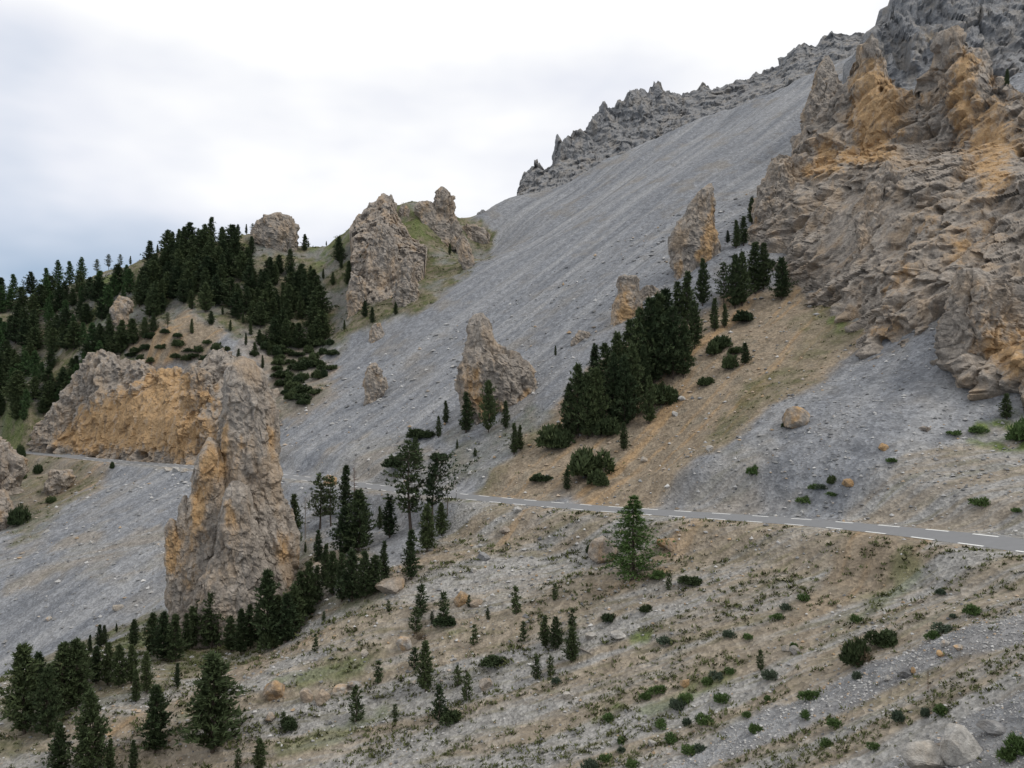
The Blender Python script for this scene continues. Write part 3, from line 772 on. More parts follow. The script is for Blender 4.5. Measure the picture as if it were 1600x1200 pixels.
tag(c1, 'jagged grey crags on the skyline left of centre above the great scree', 'crag')
c2 = wall('skyline_ridge', [
    [sk(1050, 205, -4), sk(1100, 180, -4), sk(1150, 165, -4), sk(1200, 145, -4), sk(1250, 120, -4), sk(1300, 105, -4), sk(1350, 85, -4), sk(1400, 70, -4)],
    [(1055, 175, 508), (1100, 158, 508), (1150, 145, 506), (1200, 125, 504), (1250, 95, 500), (1300, 75, 496), (1350, 65, 490), (1400, 55, 486)],
    [(1050, 145, 522), (1062, 148, 522), (1072, 138, 522), (1085, 142, 522), (1098, 127, 522), (1112, 140, 521), (1124, 136, 520), (1145, 130, 519), (1164, 121, 518), (1190, 115, 517), (1216, 102, 515), (1235, 84, 514), (1256, 64, 512), (1275, 68, 510), (1300, 46, 508), (1320, 52, 506), (1344, 49, 504), (1370, 58, 500), (1400, 60, 498)]],
    back=(10, 40), ns=230, nt=90, L=26, amp=4.6, seed=37, base=0.0, mat=M_RIDGE, jag=6.0)
tag(c2, 'long grey rocky ridge on the skyline running up to the right', 'ridge')
c3 = loft('skyline_crag', [(328, 752, 757), (333, 746, 761), (340, 742, 763), (346, 738, 765)], 440, 0.6, seed=39, base=0, mat=M_RIDGE, L=4, amp=1.0)
tag(c3, 'tiny grey crag alone on the skyline at the lower end of the great scree', 'crag')

# orange rock face behind the far road
BLF = [(180, 660, 70, 45, 0.85), (250, 640, 50, 60, 0.75), (300, 690, 50, 35, 0.5), (120, 690, 50, 25, 0.6), (260, 590, 30, 25, 0.5), (330, 640, 25, 50, 0.35)]
face = holder('cliff', None, 'orange rock face with grey crest behind the far road, left of the pinnacle', 'cliff')
wall('rock_face', [
    [(18, 706, 343), (100, 713, 321), (180, 721, 300), (250, 726, 279), (320, 731, 262), (370, 725, 254), (420, 695, 254), (448, 672, 262)],
    [(40, 692, 346), (105, 662, 327), (180, 652, 306), (250, 655, 285), (320, 660, 268), (365, 660, 262), (400, 655, 262), (434, 645, 268)],
    [(45, 684, 350), (75, 648, 342), (110, 605, 334), (135, 590, 328), (148, 550, 325), (160, 546, 325), (172, 556, 324), (190, 576, 318), (215, 562, 313), (240, 582, 307), (270, 576, 302), (300, 572, 296), (325, 556, 290), (345, 542, 288), (365, 556, 284), (395, 592, 280), (420, 612, 278), (434, 642, 276)]],
    back=(10, 22), ns=300, nt=150, L=15, amp=4.6, seed=43, blobs=BLF, base=0.05, jag=2.5, parent=face, calm=[(190, 660, 90, 50, 0.6), (260, 650, 40, 70, 0.5)], dents=[(223, 712, 5, 6, 7), (241, 703, 4, 3, 4), (236, 717, 4, 3, 4)])
loft('buttress', [(575, 300, 318), (590, 290, 330), (620, 285, 336), (660, 280, 340), (700, 275, 345), (728, 275, 345)], 272, 0.45, L=8, amp=2.2, seed=44, blobs=BLF, base=0.15, parent=face)
loft('buttress', [(552, 140, 160), (570, 128, 178), (600, 110, 190), (640, 85, 150), (680, 60, 120)], 330, 0.4, L=8, amp=2.2, seed=45, blobs=BLF, base=0.0, parent=face)

# foreground pinnacle with its four towers
BLP = [(325, 730, 18, 40, 0.55), (310, 790, 12, 30, 0.7), (350, 700, 8, 40, 0.5), (268, 860, 12, 40, 0.5), (380, 690, 20, 14, 0.3), (425, 690, 14, 30, 0.4), (440, 860, 25, 40, 0.35), (360, 810, 14, 40, 0.3), (300, 860, 20, 40, 0.25)]
pin = holder('rock_pinnacle', None, 'huge many-towered rock pinnacle rising from the pines at the lower left', 'rock pinnacle')
loft('tower', [(556, 373, 381), (564, 366, 394), (580, 358, 408), (600, 353, 416), (640, 352, 425), (666, 352, 431), (700, 348, 435), (732, 346, 438), (780, 344, 443), (824, 338, 455), (879, 332, 460), (920, 328, 464), (990, 326, 448)], 149, 0.75, L=9.5, amp=1.35, seed=51, blobs=BLP, base=0.16, parent=pin, sink=30, res=1.5)
loft('tower', [(684, 327, 333), (694, 320, 342), (712, 312, 350), (736, 304, 353), (780, 297, 358), (830, 291, 362), (880, 284, 366), (930, 276, 370), (990, 272, 376)], 146, 0.75, L=8, amp=1.15, seed=52, blobs=BLP, base=0.22, parent=pin, sink=30, res=1.5)
loft('tower', [(774, 285, 291), (785, 281, 296), (805, 278, 303), (840, 273, 312), (880, 268, 320), (930, 265, 325), (985, 268, 325)], 145, 0.8, L=6, amp=0.8, seed=53, blobs=BLP, base=0.2, parent=pin, sink=30, res=1.5)
loft('tower', [(811, 265, 270), (822, 262, 276), (840, 260, 281), (870, 259, 287), (910, 262, 292), (945, 266, 298), (985, 268, 300)], 144, 0.9, L=4, amp=0.6, seed=54, blobs=BLP, base=0.3, parent=pin, sink=25, res=1.5)
loft('bulge', [(752, 364, 374), (764, 355, 384), (780, 351, 388), (800, 347, 392), (850, 338, 408), (920, 318, 420), (1000, 305, 425)], 141, 0.6, L=8, amp=1.2, seed=55, blobs=BLP, base=0.12, parent=pin, sink=20, res=1.5)

# free-standing pinnacles on the scree
rp = loft('rock_pinnacle', [(491, 740, 754), (500, 735, 762), (511, 732, 767), (539, 731, 779), (556, 725, 806), (570, 719, 826), (590, 715, 834), (609, 716, 846), (630, 719, 843), (655, 723, 815), (668, 726, 800)], 195, 0.55, L=9, amp=1.7, seed=61, base=0.12, blobs=[(740, 600, 18, 40, 0.5), (770, 640, 40, 25, 0.45), (820, 620, 15, 20, 0.4), (740, 540, 10, 20, 0.3)], sink=16)
tag(rp, 'stepped tan rock pinnacle standing alone on the scree at the centre', 'rock pinnacle')
rp = loft('rock_pinnacle', [(288, 1108, 1112), (296, 1095, 1115), (312, 1084, 1117), (330, 1073, 1119), (350, 1058, 1119), (366, 1047, 1120), (382, 1044, 1122), (395, 1050, 1119), (402, 1054, 1116), (417, 1056, 1113), (436, 1056, 1108), (455, 1054, 1106)], 220, 0.6, L=8, amp=1.5, seed=67, base=0.05, blobs=[(1110, 370, 16, 30, 0.8), (1114, 320, 7, 30, 0.5), (1060, 420, 10, 20, 0.7), (1095, 400, 14, 14, 0.6)], sink=30)
tag(rp, 'leaning hooked rock pinnacle with orange right flank above the dark pine grove', 'rock pinnacle')
rp = loft('rock_pinnacle', [(431, 968, 992), (435, 965, 997), (445, 965, 999), (457, 966, 999), (466, 961, 1001), (487, 957, 1003), (508, 955, 1003)], 210, 0.7, L=5, amp=0.8, seed=71, base=0.34, blobs=[(980, 490, 20, 16, 0.4)], sink=16, expo=3.5)
tag(rp, 'small blocky orange rock pinnacle at the upper left of the dark pine grove', 'rock pinnacle')
sl = loft('rock_slab', [(388, 1135, 1152), (402, 1120, 1160), (430, 1108, 1166), (460, 1100, 1170), (490, 1098, 1172)], 213, 0.35, L=6, amp=1.0, seed=72, base=0.0, sink=12, lean=0.3)
tag(sl, 'pale grey rock slab behind the pines right of the leaning pinnacle', 'rock')
for k, (rows, Y, lab) in enumerate([
    ([(505, 585, 593), (512, 580, 598), (525, 578, 600), (532, 577, 602)], S(590, 530), 'short brown rock stub at the far edge of the scree below the crag'),
    ([(568, 580, 587), (580, 573, 596), (600, 568, 604), (618, 570, 600), (628, 572, 596)], S(588, 622), 'low pale outcrop breaking through the scree left of the central pinnacle'),
    ([(590, 597, 603), (600, 594, 606), (612, 593, 607)], S(600, 610), 'tiny yellowish rock tooth just right of the low scree outcrop'),
    ([(518, 905, 918), (524, 898, 926), (532, 895, 928)], 203, 'low orange rubble outcrop left of the small blocky pinnacle'),
    ([(447, 1012, 1024), (455, 1004, 1034), (466, 1000, 1036)], 214, 'low orange outcrop between the blocky pinnacle and the leaning pinnacle'),
    ([(432, 552, 566), (442, 546, 571), (460, 541, 572), (478, 541, 569), (490, 545, 566)], 336, 'rounded brown rock tower at the left foot of the far tan crag'),
    ([(462, 186, 192), (470, 180, 205), (482, 174, 205), (500, 172, 200), (525, 170, 198)], 352, 'pale rock tooth among the dark trees on the left hill'),
    ([(438, 212, 217), (444, 208, 220), (452, 206, 222)], 385, 'tiny pale rock poking out of the forest above the rock tooth'),
    ([(686, -40, 8), (700, -45, 20), (720, -50, 30), (740, -60, 33), (760, -60, 22)], 262, 'brown rock outcrop at the left picture edge below the far road'),
    ([(768, -40, 4), (785, -50, 18), (805, -50, 24), (830, -50, 16)], 248, 'lower grey rock outcrop at the left picture edge above the shingle'),
    ([(735, 85, 110), (745, 78, 118), (760, 72, 112), (772, 70, 100)], 284, 'small tan outcrop on the brown bank under the far road'),
    ([(368, 716, 726), (378, 712, 733), (395, 714, 738), (410, 718, 740), (422, 724, 738)], 372, 'narrow tan rock rib right of and below the far double tower'),
    ([(352, 728, 740), (358, 722, 756), (366, 720, 766), (374, 722, 770)], 400, 'low tan rubble crag at the meeting of green ridge and scree'),
    ([(316, 655, 672), (324, 650, 682), (340, 652, 684), (350, 655, 684)], 402, 'pale rounded rock left of the far double tower'),
    ([(322, 628, 636), (328, 624, 640), (338, 624, 642)], 402, 'small pale rock between the far crag and the double tower'),
]):
    bx = (rows[-2][1] + rows[-2][2]) / 2
    Y = Y if bx < 20 else hit(max(bx, 2), rows[-1][0] - 2)[1] + (rows[-1][2] - rows[-1][1]) * 0.2 * Y / F
    o = loft('rock_outcrop', rows, Y, 0.7, seed=80 + k, base=0.25, amp=None)
    tag(o, lab, 'rock')
# far tan crag with its tower
crag = holder('crag', None, 'broad tan crag on the green ridge beyond the scree', 'crag')
wall('rock_face', [
    [(545, 480, 337), (572, 490, 334), (600, 503, 329), (640, 498, 324), (662, 486, 324)],
    [(548, 430, 350), (580, 425, 350), (620, 420, 350), (655, 440, 346)],
    [(552, 375, 366), (590, 368, 364), (630, 380, 360), (664, 400, 354)],
    [(546, 356, 384), (556, 340, 387), (570, 325, 388), (585, 314, 390), (600, 305, 390), (611, 306, 390), (618, 335, 388), (640, 368, 380), (666, 385, 372)]],
    back=(6, 18), ns=130, nt=190, L=11, amp=3.4, seed=103, base=0.16, jag=2.0, parent=crag)
loft('buttress', [(400, 632, 642), (420, 622, 648), (450, 615, 655), (480, 615, 660), (492, 620, 662)], 330, 0.5, L=7, amp=1.9, seed=104, base=0.15, parent=crag)
loft('buttress', [(345, 585, 600), (370, 575, 615), (410, 570, 620), (450, 570, 610), (490, 575, 605)], 345, 0.4, L=7, amp=1.9, seed=105, base=0.12, parent=crag, lean=0.2)
tw = loft('rock_tower', [(292, 689, 693), (298, 683, 699), (306, 681, 709), (316, 677, 709), (330, 676, 710), (345, 671, 714), (360, 667, 718), (372, 666, 720)], 398, 0.6, L=7, amp=1.9, seed=107, base=0.22, sink=20, expo=3)
tag(tw, 'double-topped tan rock tower on the far green ridge', 'rock tower')
rk = loft('ridge_crag', [(333, 430, 440), (339, 414, 451), (346, 404, 458), (352, 399, 463), (366, 395, 465), (382, 400, 464), (396, 418, 460), (410, 424, 455)], 404, 0.6, L=8, amp=2.0, seed=109, base=0.18, sink=14, expo=3)
tag(rk, 'square tan crag crowning the wooded hill at the left', 'crag')
# masonry wall that holds up the far road at the left
sel = np.where((800 + F * ROAD[:, 0] / ROAD[:, 1] > 42) & (800 + F * ROAD[:, 0] / ROAD[:, 1] < 135))[0][::2]
rws = []
for dz, off in ((0.15, -RW - 0.9), (0.15, -RW - 0.45), (-2.4, -RW - 0.25), (-2.4, -RW - 1.3), (0.15, -RW - 0.9)):
    rws.append(np.stack([ROAD[sel, 0] + rn[sel, 0] * off, ROAD[sel, 1] + rn[sel, 1] * off, ROAD[sel, 2] + dz + 0.12 * fbm(ROAD[sel] / 0.9, 2, 5)], 1))
me = mesh_from('retaining_wall', np.array(rws).reshape(-1, 3), grid_quads(5, len(sel)))
attr(me, 'orange', np.full(5 * len(sel), 0.2))
tag(link('retaining_wall', me, M_ROCK), 'low stone retaining wall under the far road at the left', 'wall', None, 'thing')
#ROCKS_END

# ------------------------------------------------------------------ trees and shrubs
class Tri:
    def __init__(self): self.v = []; self.f = []
    def tri(self, a, b, c):
        n = len(self.v); self.v += [a, b, c]; self.f.append((n, n + 1, n + 2))
    def tube(self, pts, rad, sides=6):
        n0 = len(self.v)
        for k, (p, r) in enumerate(zip(pts, rad)):
            p = np.array(p, float)
            d = np.array(pts[min(k + 1, len(pts) - 1)], float) - np.array(pts[max(k - 1, 0)], float); d /= np.linalg.norm(d) + 1e-9
            x = np.cross(d, (0, 0, 1) if abs(d[2]) < 0.9 else (1, 0, 0)); x /= np.linalg.norm(x); y = np.cross(d, x)
            for j in range(sides):
                a = 2 * math.pi * j / sides
                self.v.append(p + r * (math.cos(a) * x + math.sin(a) * y))
        for k in range(len(pts) - 1):
            for j in range(sides):
                a = n0 + k * sides + j; b = n0 + k * sides + (j + 1) % sides; c = b + sides; e_ = a + sides
                self.f += [(a, b, c), (a, c, e_)]
    def mesh(self, name): return mesh_from(name, np.array(self.v), np.array(self.f))
def rdir(r):
    v = np.array([r.gauss(0, 1), r.gauss(0, 1), r.gauss(0, 1)]); return v / np.linalg.norm(v)
def tuft(T, c, d, l, w, r, n=3, spread=0.75):
    for _ in range(n):
        q = d + spread * rdir(r); q /= np.linalg.norm(q)
        s = np.cross(q, rdir(r)); s /= np.linalg.norm(s) + 1e-9
        c2 = c + rdir(r) * w * 0.5
        T.tri(c2 - s * w * 0.5, c2 + s * w * 0.5, c2 + q * l)
def conifer(seed, rad=0.17, base=0.06, levels=30, per=6, along=5, tl=0.42, tw=0.20, up=0.35, power=0.75, droop=0.0, sparse=0.0, wind=0.0, ragged=0.35, tn=4):
    """a 10 m conifer: tapered trunk with limbs, crown of needle clumps"""
    r = random.Random(seed); K = Tri(); C = Tri()
    bend = [r.uniform(-0.25, 0.25), r.uniform(-0.25, 0.25)]
    def stem(z): t_ = z / 10; return np.array([bend[0] * math.sin(t_ * 3) + wind * t_ * t_ * 1.2, bend[1] * math.sin(t_ * 2.5), z])
    zs = [-0.5, 0, 1, 2.5, 4.5, 6.5, 8.3, 9.7]
    K.tube([stem(z) for z in zs], [0.21, 0.19, 0.165, 0.14, 0.105, 0.07, 0.04, 0.015], 7)
    lump = [[r.uniform(0.5, 1.3) for _ in range(9)] for _ in range(12)]
    for i in range(levels):
        t_ = (i + r.uniform(-0.3, 0.3)) / levels
        t_ = min(max(t_, 0), 0.985)
        z = 10 * (base + (1 - base) * t_)
        prof = (1 - t_) ** power * (0.55 + 0.45 * min(1, t_ / 0.18))
        for j in range(per):
            if r.random() < sparse: continue
            a = 2 * math.pi * (j + r.random()) / per + i * 1.3
            R_ = 10 * rad * prof * lump[int(t_ * 11.9)][int(a / 2 / math.pi * 9) % 9] * (1 + r.uniform(-ragged, ragged)) + 0.12
            if wind: R_ *= 1 + 0.7 * wind * math.cos(a)
            o = stem(z); dr = np.array([math.cos(a), math.sin(a), 0])
            sl = up * (1 - 0.3 * t_) - droop
            end = o + dr * R_ + np.array([0, 0, R_ * sl])
            if R_ > 0.7: K.tube([o, (o + end) / 2 + np.array([0, 0, -0.05 * R_]), end], [0.035, 0.022, 0.008], 3)
            m = max(2, int(along * (0.4 + 0.6 * prof)))
            for q in range(m):
                s = 0.22 + 0.78 * (q + r.random()) / m
                c = o + (end - o) * s + np.array([0, 0, r.uniform(-0.1, 0.1)]) + np.cross(dr, (0, 0, 1)) * r.uniform(-0.25, 0.25) * R_ * 0.6
                d = dr * 0.7 + np.array([0, 0, 0.55 - droop])
                tuft(C, c, d, tl * r.uniform(0.7, 1.3), tw * r.uniform(0.7, 1.3), r, tn)
    tuft(C, stem(9.6), np.array([0, 0, 1.0]), 0.55, 0.15, r, 8, 0.35)
    return K.mesh('trunk'), C.mesh('crown')
def bush(seed, n=620, h=0.75, tl=0.13, tw=0.075, tn=3, stems=9):
    """a bush one metre across: woody stems and a rounded, uneven dome of leaf clumps"""
    r = random.Random(seed); K = Tri(); C = Tri()
    lob = [(r.uniform(-0.3, 0.3), r.uniform(-0.3, 0.3), r.uniform(0.55, 1.0)) for _ in range(5)]
    for j in range(stems):
        x, y, k = lob[j % 5]
        K.tube([(0, 0, -0.1), (x * 0.5, y * 0.5, h * 0.35 * k), (x * 1.1, y * 1.1, h * 0.8 * k)], [0.022, 0.016, 0.006], 3)
    for _ in range(n):
        x, y, k = r.choice(lob)
        d = rdir(r); d[2] = abs(d[2])
        c = np.array([x, y, 0.04]) + d * np.array([0.30, 0.30, h * k * 0.85]) * r.uniform(0.55, 1.0)
        tuft(C, c, d * 0.8 + np.array([0, 0, 0.4]), tl * r.uniform(0.6, 1.2), tw, r, tn)
    return K.mesh('stems'), C.mesh('foliage')
def dead(seed):
    r = random.Random(seed); K = Tri(); C = Tri()
    K.tube([(0, 0, -0.4), (0.05, 0, 3), (0.1, 0.05, 6.5), (0.1, 0, 10)], [0.16, 0.12, 0.07, 0.015], 6)
    for i in range(70):
        z = r.uniform(1.2, 9.6); a = r.uniform(0, 6.28); l = (1 - z / 10.5) * r.uniform(0.9, 2.2) + 0.2
        e_ = np.array([math.cos(a) * l, math.sin(a) * l, z + l * r.uniform(-0.2, 0.5)])
        C.tube([(0.08, 0, z), e_], [0.035, 0.008], 3)
        for _ in range(3):
            s = r.uniform(0.3, 1); p = np.array([0.08, 0, z]) * (1 - s) + e_ * s
            C.tube([p, p + rdir(r) * 0.5], [0.014, 0.004], 3)
    return K.mesh('trunk'), C.mesh('branches')

PROTO = {
    'slim': [conifer(100 + k, rad=0.15 + 0.018 * (k % 3), levels=30, per=6, along=5, tl=0.5, tw=0.24, ragged=0.45) for k in range(4)],
    'mid': [conifer(120 + k, rad=0.235 + 0.03 * (k % 3), levels=27, per=7, along=8, tl=0.55, tw=0.26, ragged=0.5, sparse=0.12, power=0.7) for k in range(4)],
    'broad': [conifer(140 + k, rad=0.32 + 0.02 * k, levels=24, per=8, along=10, tl=0.55, tw=0.26, power=0.55, ragged=0.55, sparse=0.15) for k in range(3)],
    'open': [conifer(160 + k, rad=0.22, base=0.22, levels=24, per=6, along=6, sparse=0.25, power=0.5, ragged=0.5, up=0.25) for k in range(3)],
    'crooked': [conifer(180, rad=0.30, base=0.28, levels=20, per=7, along=8, sparse=0.2, power=0.35, wind=0.9, ragged=0.5, up=0.6)],
    'larch': [conifer(203, rad=0.33, base=0.06, levels=25, per=7, along=20, tl=0.30, tw=0.085, up=0.12, power=0.9, droop=0.16, ragged=0.45, tn=5, sparse=0.12)],
    'pale': [conifer(220 + k, rad=0.22, levels=26, per=6, along=7, power=0.8, tl=0.5, tw=0.22, ragged=0.45) for k in range(2)],
    'sapling': [conifer(240 + k, rad=0.22 + 0.04 * (k % 2), base=0.02, levels=15, per=5, along=4, tl=1.2, tw=0.45, sparse=0.15, ragged=0.5, tn=3) for k in range(4)],
    'bush': [bush(300 + k) for k in range(4)],
    'tuftbush': [bush(320 + k, n=300, h=0.55, tl=0.16, tw=0.07, stems=6) for k in range(4)],
    'dry': [bush(340 + k, n=90, h=0.8, tl=0.3, tw=0.05, tn=2, stems=14) for k in range(2)],
    'dead': [dead(360 + k) for k in range(2)],
}
CROWN_MAT = {'larch': M_LARCH, 'pale': M_FARLARCH, 'bush': M_PINE, 'tuftbush': M_SHRUB, 'dry': M_DRY, 'dead': M_DEADWOOD}
for kd, lst in PROTO.items():
    for a, b in lst:
        a.materials.append(M_DEADWOOD if kd == 'dead' else M_BARK)
        b.materials.append(CROWN_MAT.get(kd, M_PINE))
BLUE = []
for a, b in PROTO['tuftbush'][:2]:
    b2 = b.copy(); b2.materials.clear(); b2.materials.append(M_BLUESHRUB); BLUE.append((a, b2))
PROTO['bluebush'] = BLUE
RED = []
for a, b in PROTO['dead'][:1]:
    a2, b2 = a.copy(), b.copy(); a2.materials.clear(); a2.materials.append(M_DEADRED); b2.materials.clear(); b2.materials.append(M_DEADRED); RED.append((a2, b2))
PROTO['deadred'] = RED
NAME = {'larch': 'larch_tree', 'pale': 'larch_tree', 'bush': 'pine_shrub', 'tuftbush': 'green_shrub', 'bluebush': 'green_shrub', 'dry': 'dry_shrub', 'dead': 'dead_tree', 'deadred': 'dead_tree', 'sapling': 'pine_sapling'}
IS_BUSH = ('bush', 'tuftbush', 'bluebush', 'dry')
def plant(kind, px, top, base, label, group=None, width=None, Y=None):
    P = hit(px, base) if Y is None else W(px, base, Y)
    hgt = (base - top) / F * P[1]
    tr, crn = R.choice(PROTO[kind])
    o = bpy.data.objects.new(NAME.get(kind, 'pine_tree'), None)
    COL.objects.link(o)
    o.location = P
    o.rotation_euler = (0, 0, 0 if kind == 'crooked' else R.uniform(0, 6.28))
    if kind in IS_BUSH:
        wdt = (width or (base - top) * 1.4) / F * P[1]
        o.scale = (wdt, wdt, hgt / 0.75)
        parts = ('stems', 'foliage')
    else:
        k = hgt / 10.0
        f_ = R.uniform(0.9, 1.12) * (width or 1.0)
        o.scale = (k * f_, k * f_, k)
        parts = ('trunk', 'branches') if 'dead' in kind else ('trunk', 'crown')
    for nm, m_ in zip(parts, (tr, crn)):
        link(nm, m_, None, o)
    tag(o, label, 'shrub' if kind in IS_BUSH else ('sapling' if kind == 'sapling' else 'tree'), group)
    return o
ORD = ['first', 'second', 'third', 'fourth', 'fifth', 'sixth', 'seventh', 'eighth', 'ninth', 'tenth', 'eleventh', 'twelfth', 'thirteenth', 'fourteenth', 'fifteenth', 'sixteenth', 'seventeenth', 'eighteenth', 'nineteenth', 'twentieth']
def ordinal(n):
    if n < 20: return ORD[n]
    tens = {2: 'twenty', 3: 'thirty', 4: 'forty', 5: 'fifty'}[(n + 1) // 10]
    return tens + 'ieth'.replace('ieth', '-' + ORD[(n + 1) % 10 - 1]) if (n + 1) % 10 else {20: 'twentieth', 30: 'thirtieth', 40: 'fortieth', 50: 'fiftieth'}[n + 1]
def row_of(items, what, where, group):
    for n, it in enumerate(sorted(items, key=lambda i: i[1])):
        plant(it[0], it[1], it[2], it[3], '%s, %s from the left' % (what, ordinal(n)), group, it[4] if len(it) > 4 else None)

# trees one can name on their own
plant('larch', 990, 774, 905, 'bright green larch standing alone just below the road', width=1.3)
plant('crooked', 676, 712, 822, 'crooked pine with one-sided crown leaning over the road bend')
plant('open', 642, 688, 832, 'tall ragged pine left of the crooked pine at the road bend', width=1.0)
plant('slim', 643, 828, 906, 'dark narrow pine on the bank below the road-bend pines')
plant('slim', 459, 772, 862, 'slim dark pine hard against the right side of the big pinnacle', width=0.95)
plant('deadred', 554, 728, 800, 'reddish dead tree beside the slim pine at the road edge')
plant('slim', 541, 727, 803, 'tall slim pine left of the reddish dead tree')
plant('open', 500, 741, 826, 'left one of two open pines side by side below the far road')
plant('open', 517, 744, 822, 'right one of two open pines side by side below the far road')
plant('mid', 560, 766, 862, 'dark pine rising behind the thicket right of the pinnacle')
plant('broad', 538, 794, 868, 'broad leafy pine at the left of the thicket right of the pinnacle', width=0.85)
plant('slim', 609, 776, 840, 'dense dark pine on grey shingle left of the road-bend pines', width=1.3)
plant('slim', 593, 791, 827, 'short slim pine left of the dense pine on grey shingle')
plant('mid', 690, 786, 838, 'round-headed pine under the crooked pine')
plant('mid', 667, 788, 862, 'dark pine between the narrow pine and the round-headed pine')
plant('slim', 728, 613, 676, 'dark slim pine against the left foot of the central pinnacle', width=1.1)
plant('broad', 763, 594, 676, 'tall bushy pine in front of the central pinnacle', width=0.62)
plant('slim', 790, 626, 670, 'thin pine right of the bushy pine at the central pinnacle')
plant('mid', 332, 1022, 1174, 'biggest pine at the lower left, standing apart with gaps in its crown', width=1.15)
plant('mid', 242, 1072, 1176, 'bushy pine left of the biggest lower-left pine')
plant('mid', 140, 1082, 1212, 'tall pine cut by the bottom edge near the left corner', width=0.95)
plant('mid', 92, 1130, 1214, 'pine at the bottom edge in the left corner')
plant('mid', 38, 1008, 1146, 'dense dark pine at the left picture edge', width=1.15)
plant('broad', 76, 1045, 1152, 'broad olive pine beside the dense pine at the left edge', width=0.8)
plant('mid', 420, 891, 1012, 'tall pine in front of the right base of the big pinnacle', width=1.0)
plant('slim', 277, 1036, 1075, 'small lone pine left of and above the biggest lower-left pine')
plant('mid', 1221, 403, 469, 'pine standing alone at the cliff foot right of the grove')
plant('mid', 1014, 588, 662, 'narrow pine on the lower right edge of the dark grove', width=0.75)
plant('slim', 1573, 615, 655, 'lone spruce-like pine below the cliff at the right edge', width=1.3)
plant('slim', 886, 733, 766, 'small dark pine low on the orange slope just above the road', width=1.3)
plant('mid', 1164, 536, 570, 'crooked little pine on the orange slope right of the grove')
plant('slim', 1175, 308, 350, 'pine on the rocks at the upper left foot of the cliff', width=1.2)
plant('slim', 1574, 108, 134, 'tiny pine on the ridge at the top right', Y=200)
plant('dead', 477, 775, 842, 'bare grey dead trunk between the slim pine and the two open pines')
plant('deadred', 1450, 1048, 1082, 'small reddish dry sapling on the lower right slope')
# clumps, told apart by their order
row_of([('mid', 100, 1005, 1118), ('mid', 118, 1000, 1108), ('slim', 103, 1002, 1038), ('slim', 114, 1004, 1026), ('slim', 141, 992, 1022), ('slim', 156, 976, 1012), ('slim', 163, 977, 1010), ('slim', 182, 974, 988),
        ('mid', 168, 1004, 1070), ('mid', 186, 1008, 1074), ('mid', 205, 1008, 1068), ('slim', 212, 1046, 1098), ('slim', 229, 1018, 1082), ('mid', 210, 968, 1010), ('mid', 240, 958, 1022), ('mid', 256, 956, 1032),
        ('mid', 275, 960, 1034), ('slim', 292, 958, 1018), ('slim', 173, 1154, 1208), ('slim', 208, 1156, 1206), ('mid', 128, 1005, 1070), ('mid', 60, 1020, 1090), ('mid', 150, 1010, 1068)],
       'dark pine in the thicket left of the big pinnacle', 'among those trees', 'pines in the lower left thicket')
row_of([('slim', 300, 948, 1014), ('mid', 314, 938, 1006), ('mid', 331, 926, 1014), ('slim', 346, 948, 1010), ('mid', 361, 962, 1018), ('mid', 376, 952, 1022), ('slim', 391, 944, 1014), ('slim', 403, 950, 1006)],
       'dark pine along the front foot of the big pinnacle', 'in that row', 'pines at the foot of the pinnacle')
row_of([('slim', 498, 828, 884), ('mid', 550, 860, 940), ('mid', 570, 862, 936), ('mid', 586, 868, 928), ('slim', 601, 845, 906), ('mid', 520, 862, 930), ('mid', 482, 878, 962), ('mid', 470, 893, 970), ('mid', 460, 915, 990),
        ('mid', 447, 928, 1004), ('slim', 496, 884, 944), ('slim', 534, 865, 940), ('slim', 510, 850, 920), ('mid', 435, 930, 1000), ('slim', 477, 847, 864)],
       'dark pine in the thicket right of the pinnacle', 'in that thicket', 'pines in the thicket right of the pinnacle')
row_of([('mid', 903, 570, 684, 0.76), ('mid', 918, 582, 686, 0.76), ('broad', 932, 575, 676, 0.8), ('slim', 944, 537, 645, 1.1), ('mid', 960, 553, 664, 0.76), ('mid', 976, 556, 668, 0.76), ('mid', 988, 540, 655, 0.76), ('slim', 930, 540, 610, 1.1), ('mid', 1000, 482, 606, 0.76),
        ('mid', 1016, 466, 598, 0.76), ('mid', 1030, 460, 590, 0.76), ('slim', 1040, 452, 580, 1.1), ('mid', 1052, 480, 592, 0.76), ('mid', 1068, 500, 590, 0.76), ('slim', 1058, 440, 505, 1.1), ('slim', 1075, 424, 505, 1.1), ('mid', 1098, 404, 478, 0.76), ('open', 1131, 410, 482),
        ('mid', 1148, 398, 482, 0.76), ('mid', 1160, 394, 478, 0.76), ('slim', 1180, 378, 458, 1.1), ('slim', 1193, 380, 452, 1.1), ('slim', 1117, 466, 517, 1.1), ('slim', 1132, 474, 512, 1.1), ('mid', 1085, 470, 545, 0.76), ('slim', 985, 500, 600, 1.1),
        ('mid', 1045, 520, 588, 0.76), ('mid', 965, 520, 620, 0.76), ('mid', 890, 600, 680, 0.76), ('slim', 1022, 500, 600, 1.1), ('mid', 1005, 540, 622, 0.76), ('slim', 1162, 338, 384, 1.1), ('slim', 1150, 344, 388, 1.1), ('slim', 1137, 360, 380, 1.1), ('slim', 975, 660, 704, 1.1)],
       'dark pine of the grove on the orange slope', 'in that grove', 'pines of the grove on the orange slope')
row_of([('slim', 696, 626, 662), ('slim', 685, 650, 684), ('mid', 649, 684, 730), ('slim', 803, 661, 710), ('slim', 813, 664, 704), ('slim', 868, 540, 556), ('slim', 928, 536, 566), ('mid', 742, 700, 714), ('slim', 714, 686, 702)],
       'little dark pine on the scree below the central pinnacle', 'on that slope', 'pines scattered on the scree')
